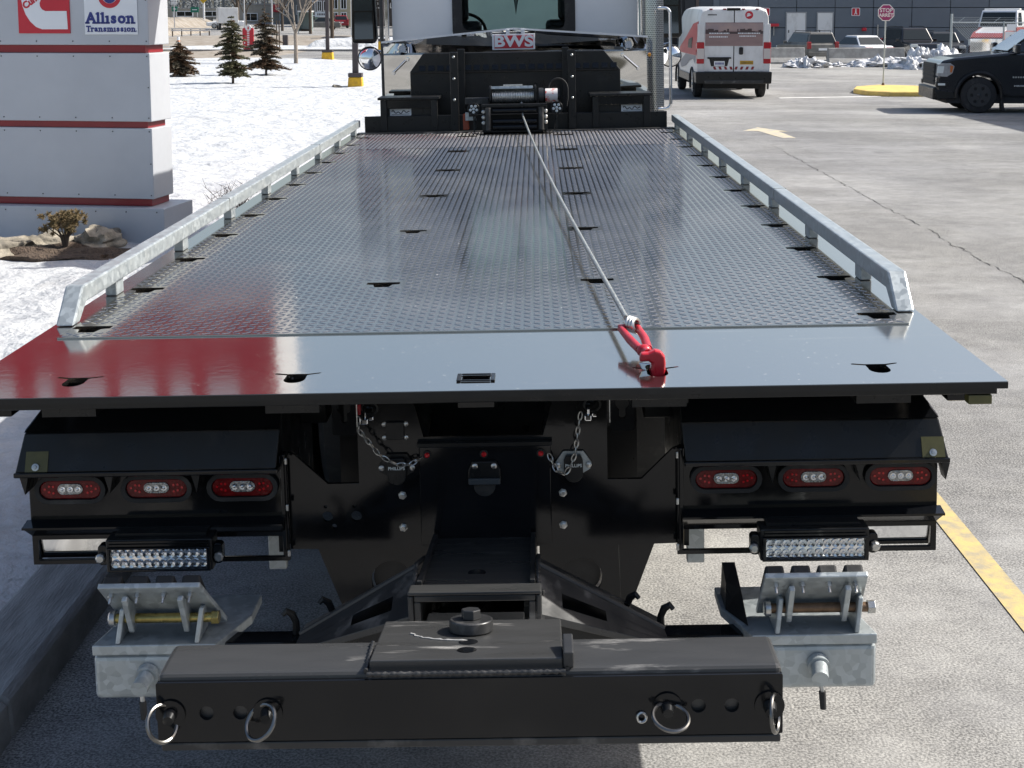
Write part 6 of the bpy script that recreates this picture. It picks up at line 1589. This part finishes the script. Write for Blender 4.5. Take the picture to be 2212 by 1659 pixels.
for x in (-.65, .65): MB().box(x-.04, x+.04, -.48, -.43, -.05, 2.149).build('shelter_post', 'galv', bs)
MB().box(-.5, .5, .4, .75, .25, .45).build('bench', 'wood', bs)
yd = thing('yard_sign', 'pale blue and green board below the brick house windows', 'sign', (-26.5, 178, .75))
MB().box(-.9, .9, -.04, .04, 1.35, 2.0).build('board', mat('pale_board', (.55, .60, .63), .6), yd)
for k in range(6): MB().box(-.6+.2*k, -.47+.2*k, -.05, -.041, 1.55, 1.8).build('board_letter', 'pole', yd)
MB().box(-.9, .9, -.05, .03, .8, 1.30).build('green_band', mat('green_board', (.12, .22, .14), .6), yd)
for sx in (-.7, .7): MB().box(sx-.05, sx+.05, .041, .12, -.1, 2.).build('leg', 'wood', yd)
bt = MB().box(-.18, .18, -.18, .18, -.05, .75).build('litter_bin', 'pole', None, bev=.03); bt.location = (-17.7, 100, .12); tag(bt, 'small dark litter bin on the far pavement', 'litter bin')
car('far_car', 'white car on the far road left of the big utility pole', (-36.9, 170, gz(-37, 170)), R(100), 4.4, 1.8, 1.5, 'white', 'sedan')
car('far_car', 'grey snowy car parked below the brick house', (-24.0, 160, gz(-24, 160)), R(95), 4.4, 1.8, 1.5, greym, 'sedan')
car('far_car', 'dark red car parked before the cream house', (-23.4, 172, gz(-23, 172)), R(10), 4.4, 1.8, 1.55, 'darkred', 'suv')
wt = thing('box_truck', 'white box truck far down the road by the utility pole', 'truck', (-35.0, 162, gz(-35, 162)), R(15))
MB().box(-1.1, 1.1, -2.5, 2.5, .75, 2.5).build('cargo_box', 'vwhite', wt, bev=.04)
MB().prism([(2.55, .5), (2.55, 2.1), (3.4, 2.0), (3.9, 1.3), (4.2, 1.2), (4.2, .5)], 'x', -1., 1.).build('cab', 'white', wt, bev=.05)
for sx in (-1, 1):
    for y in (-1.6, 3.2): wheel(wt, sx*.9, y, .42, .24, 'steel', 5)
bare_tree((-30.5, 150, .5), 7., 11, 'brown leafless tree before the shop across the road', 'bark', .25, .12, 4)
bare_tree((-27.5, 155, .6), 8., 12, 'tall leafless tree left of the brick house', 'bark', .25, .14, 4)
bare_tree((-13.0, 120, .2), 7., 13, 'dark leafless tree right of the truck mirror', 'bark', .22, .13, 4)
bare_tree((-48., 230, 1.3), 9., 14, 'hazy leafless tree behind the green highway signs', 'bark', .25, .16, 4)
# far belt of trees along the horizon
rg = random.Random(9); V = []; F = []
for i in range(420):
    x = rg.uniform(-150, 40); y = rg.uniform(300, 380); h = rg.uniform(5, 11)
    for k in range(40):
        a = rg.uniform(0, 6.28); rr = rg.random()**.5*h*.32; zz = 1.6+h*rg.uniform(.15, 1.); c = Vector((x+rr*math.cos(a), y+rr*math.sin(a), zz))
        d = Vector((rg.gauss(0, 1), rg.gauss(0, 1), rg.gauss(.4, 1))).normalized()*rg.uniform(.5, 1.2); s = d.orthogonal().normalized()*.16; o = len(V)
        V += [c-s, c+s, c+d]; F.append((o, o+1, o+2))
    o = len(V); V += [(x-.2, y, 0), (x+.2, y, 0), (x+.1, y, h), (x-.1, y, h)]; F.append((o, o+1, o+2, o+3))
struct(MB().add(V, F).build('far_treeline', mat('hazy_trees', (.15, .165, .175), .95, var=.3, vscale=.3), recalc=False), 'stuff')
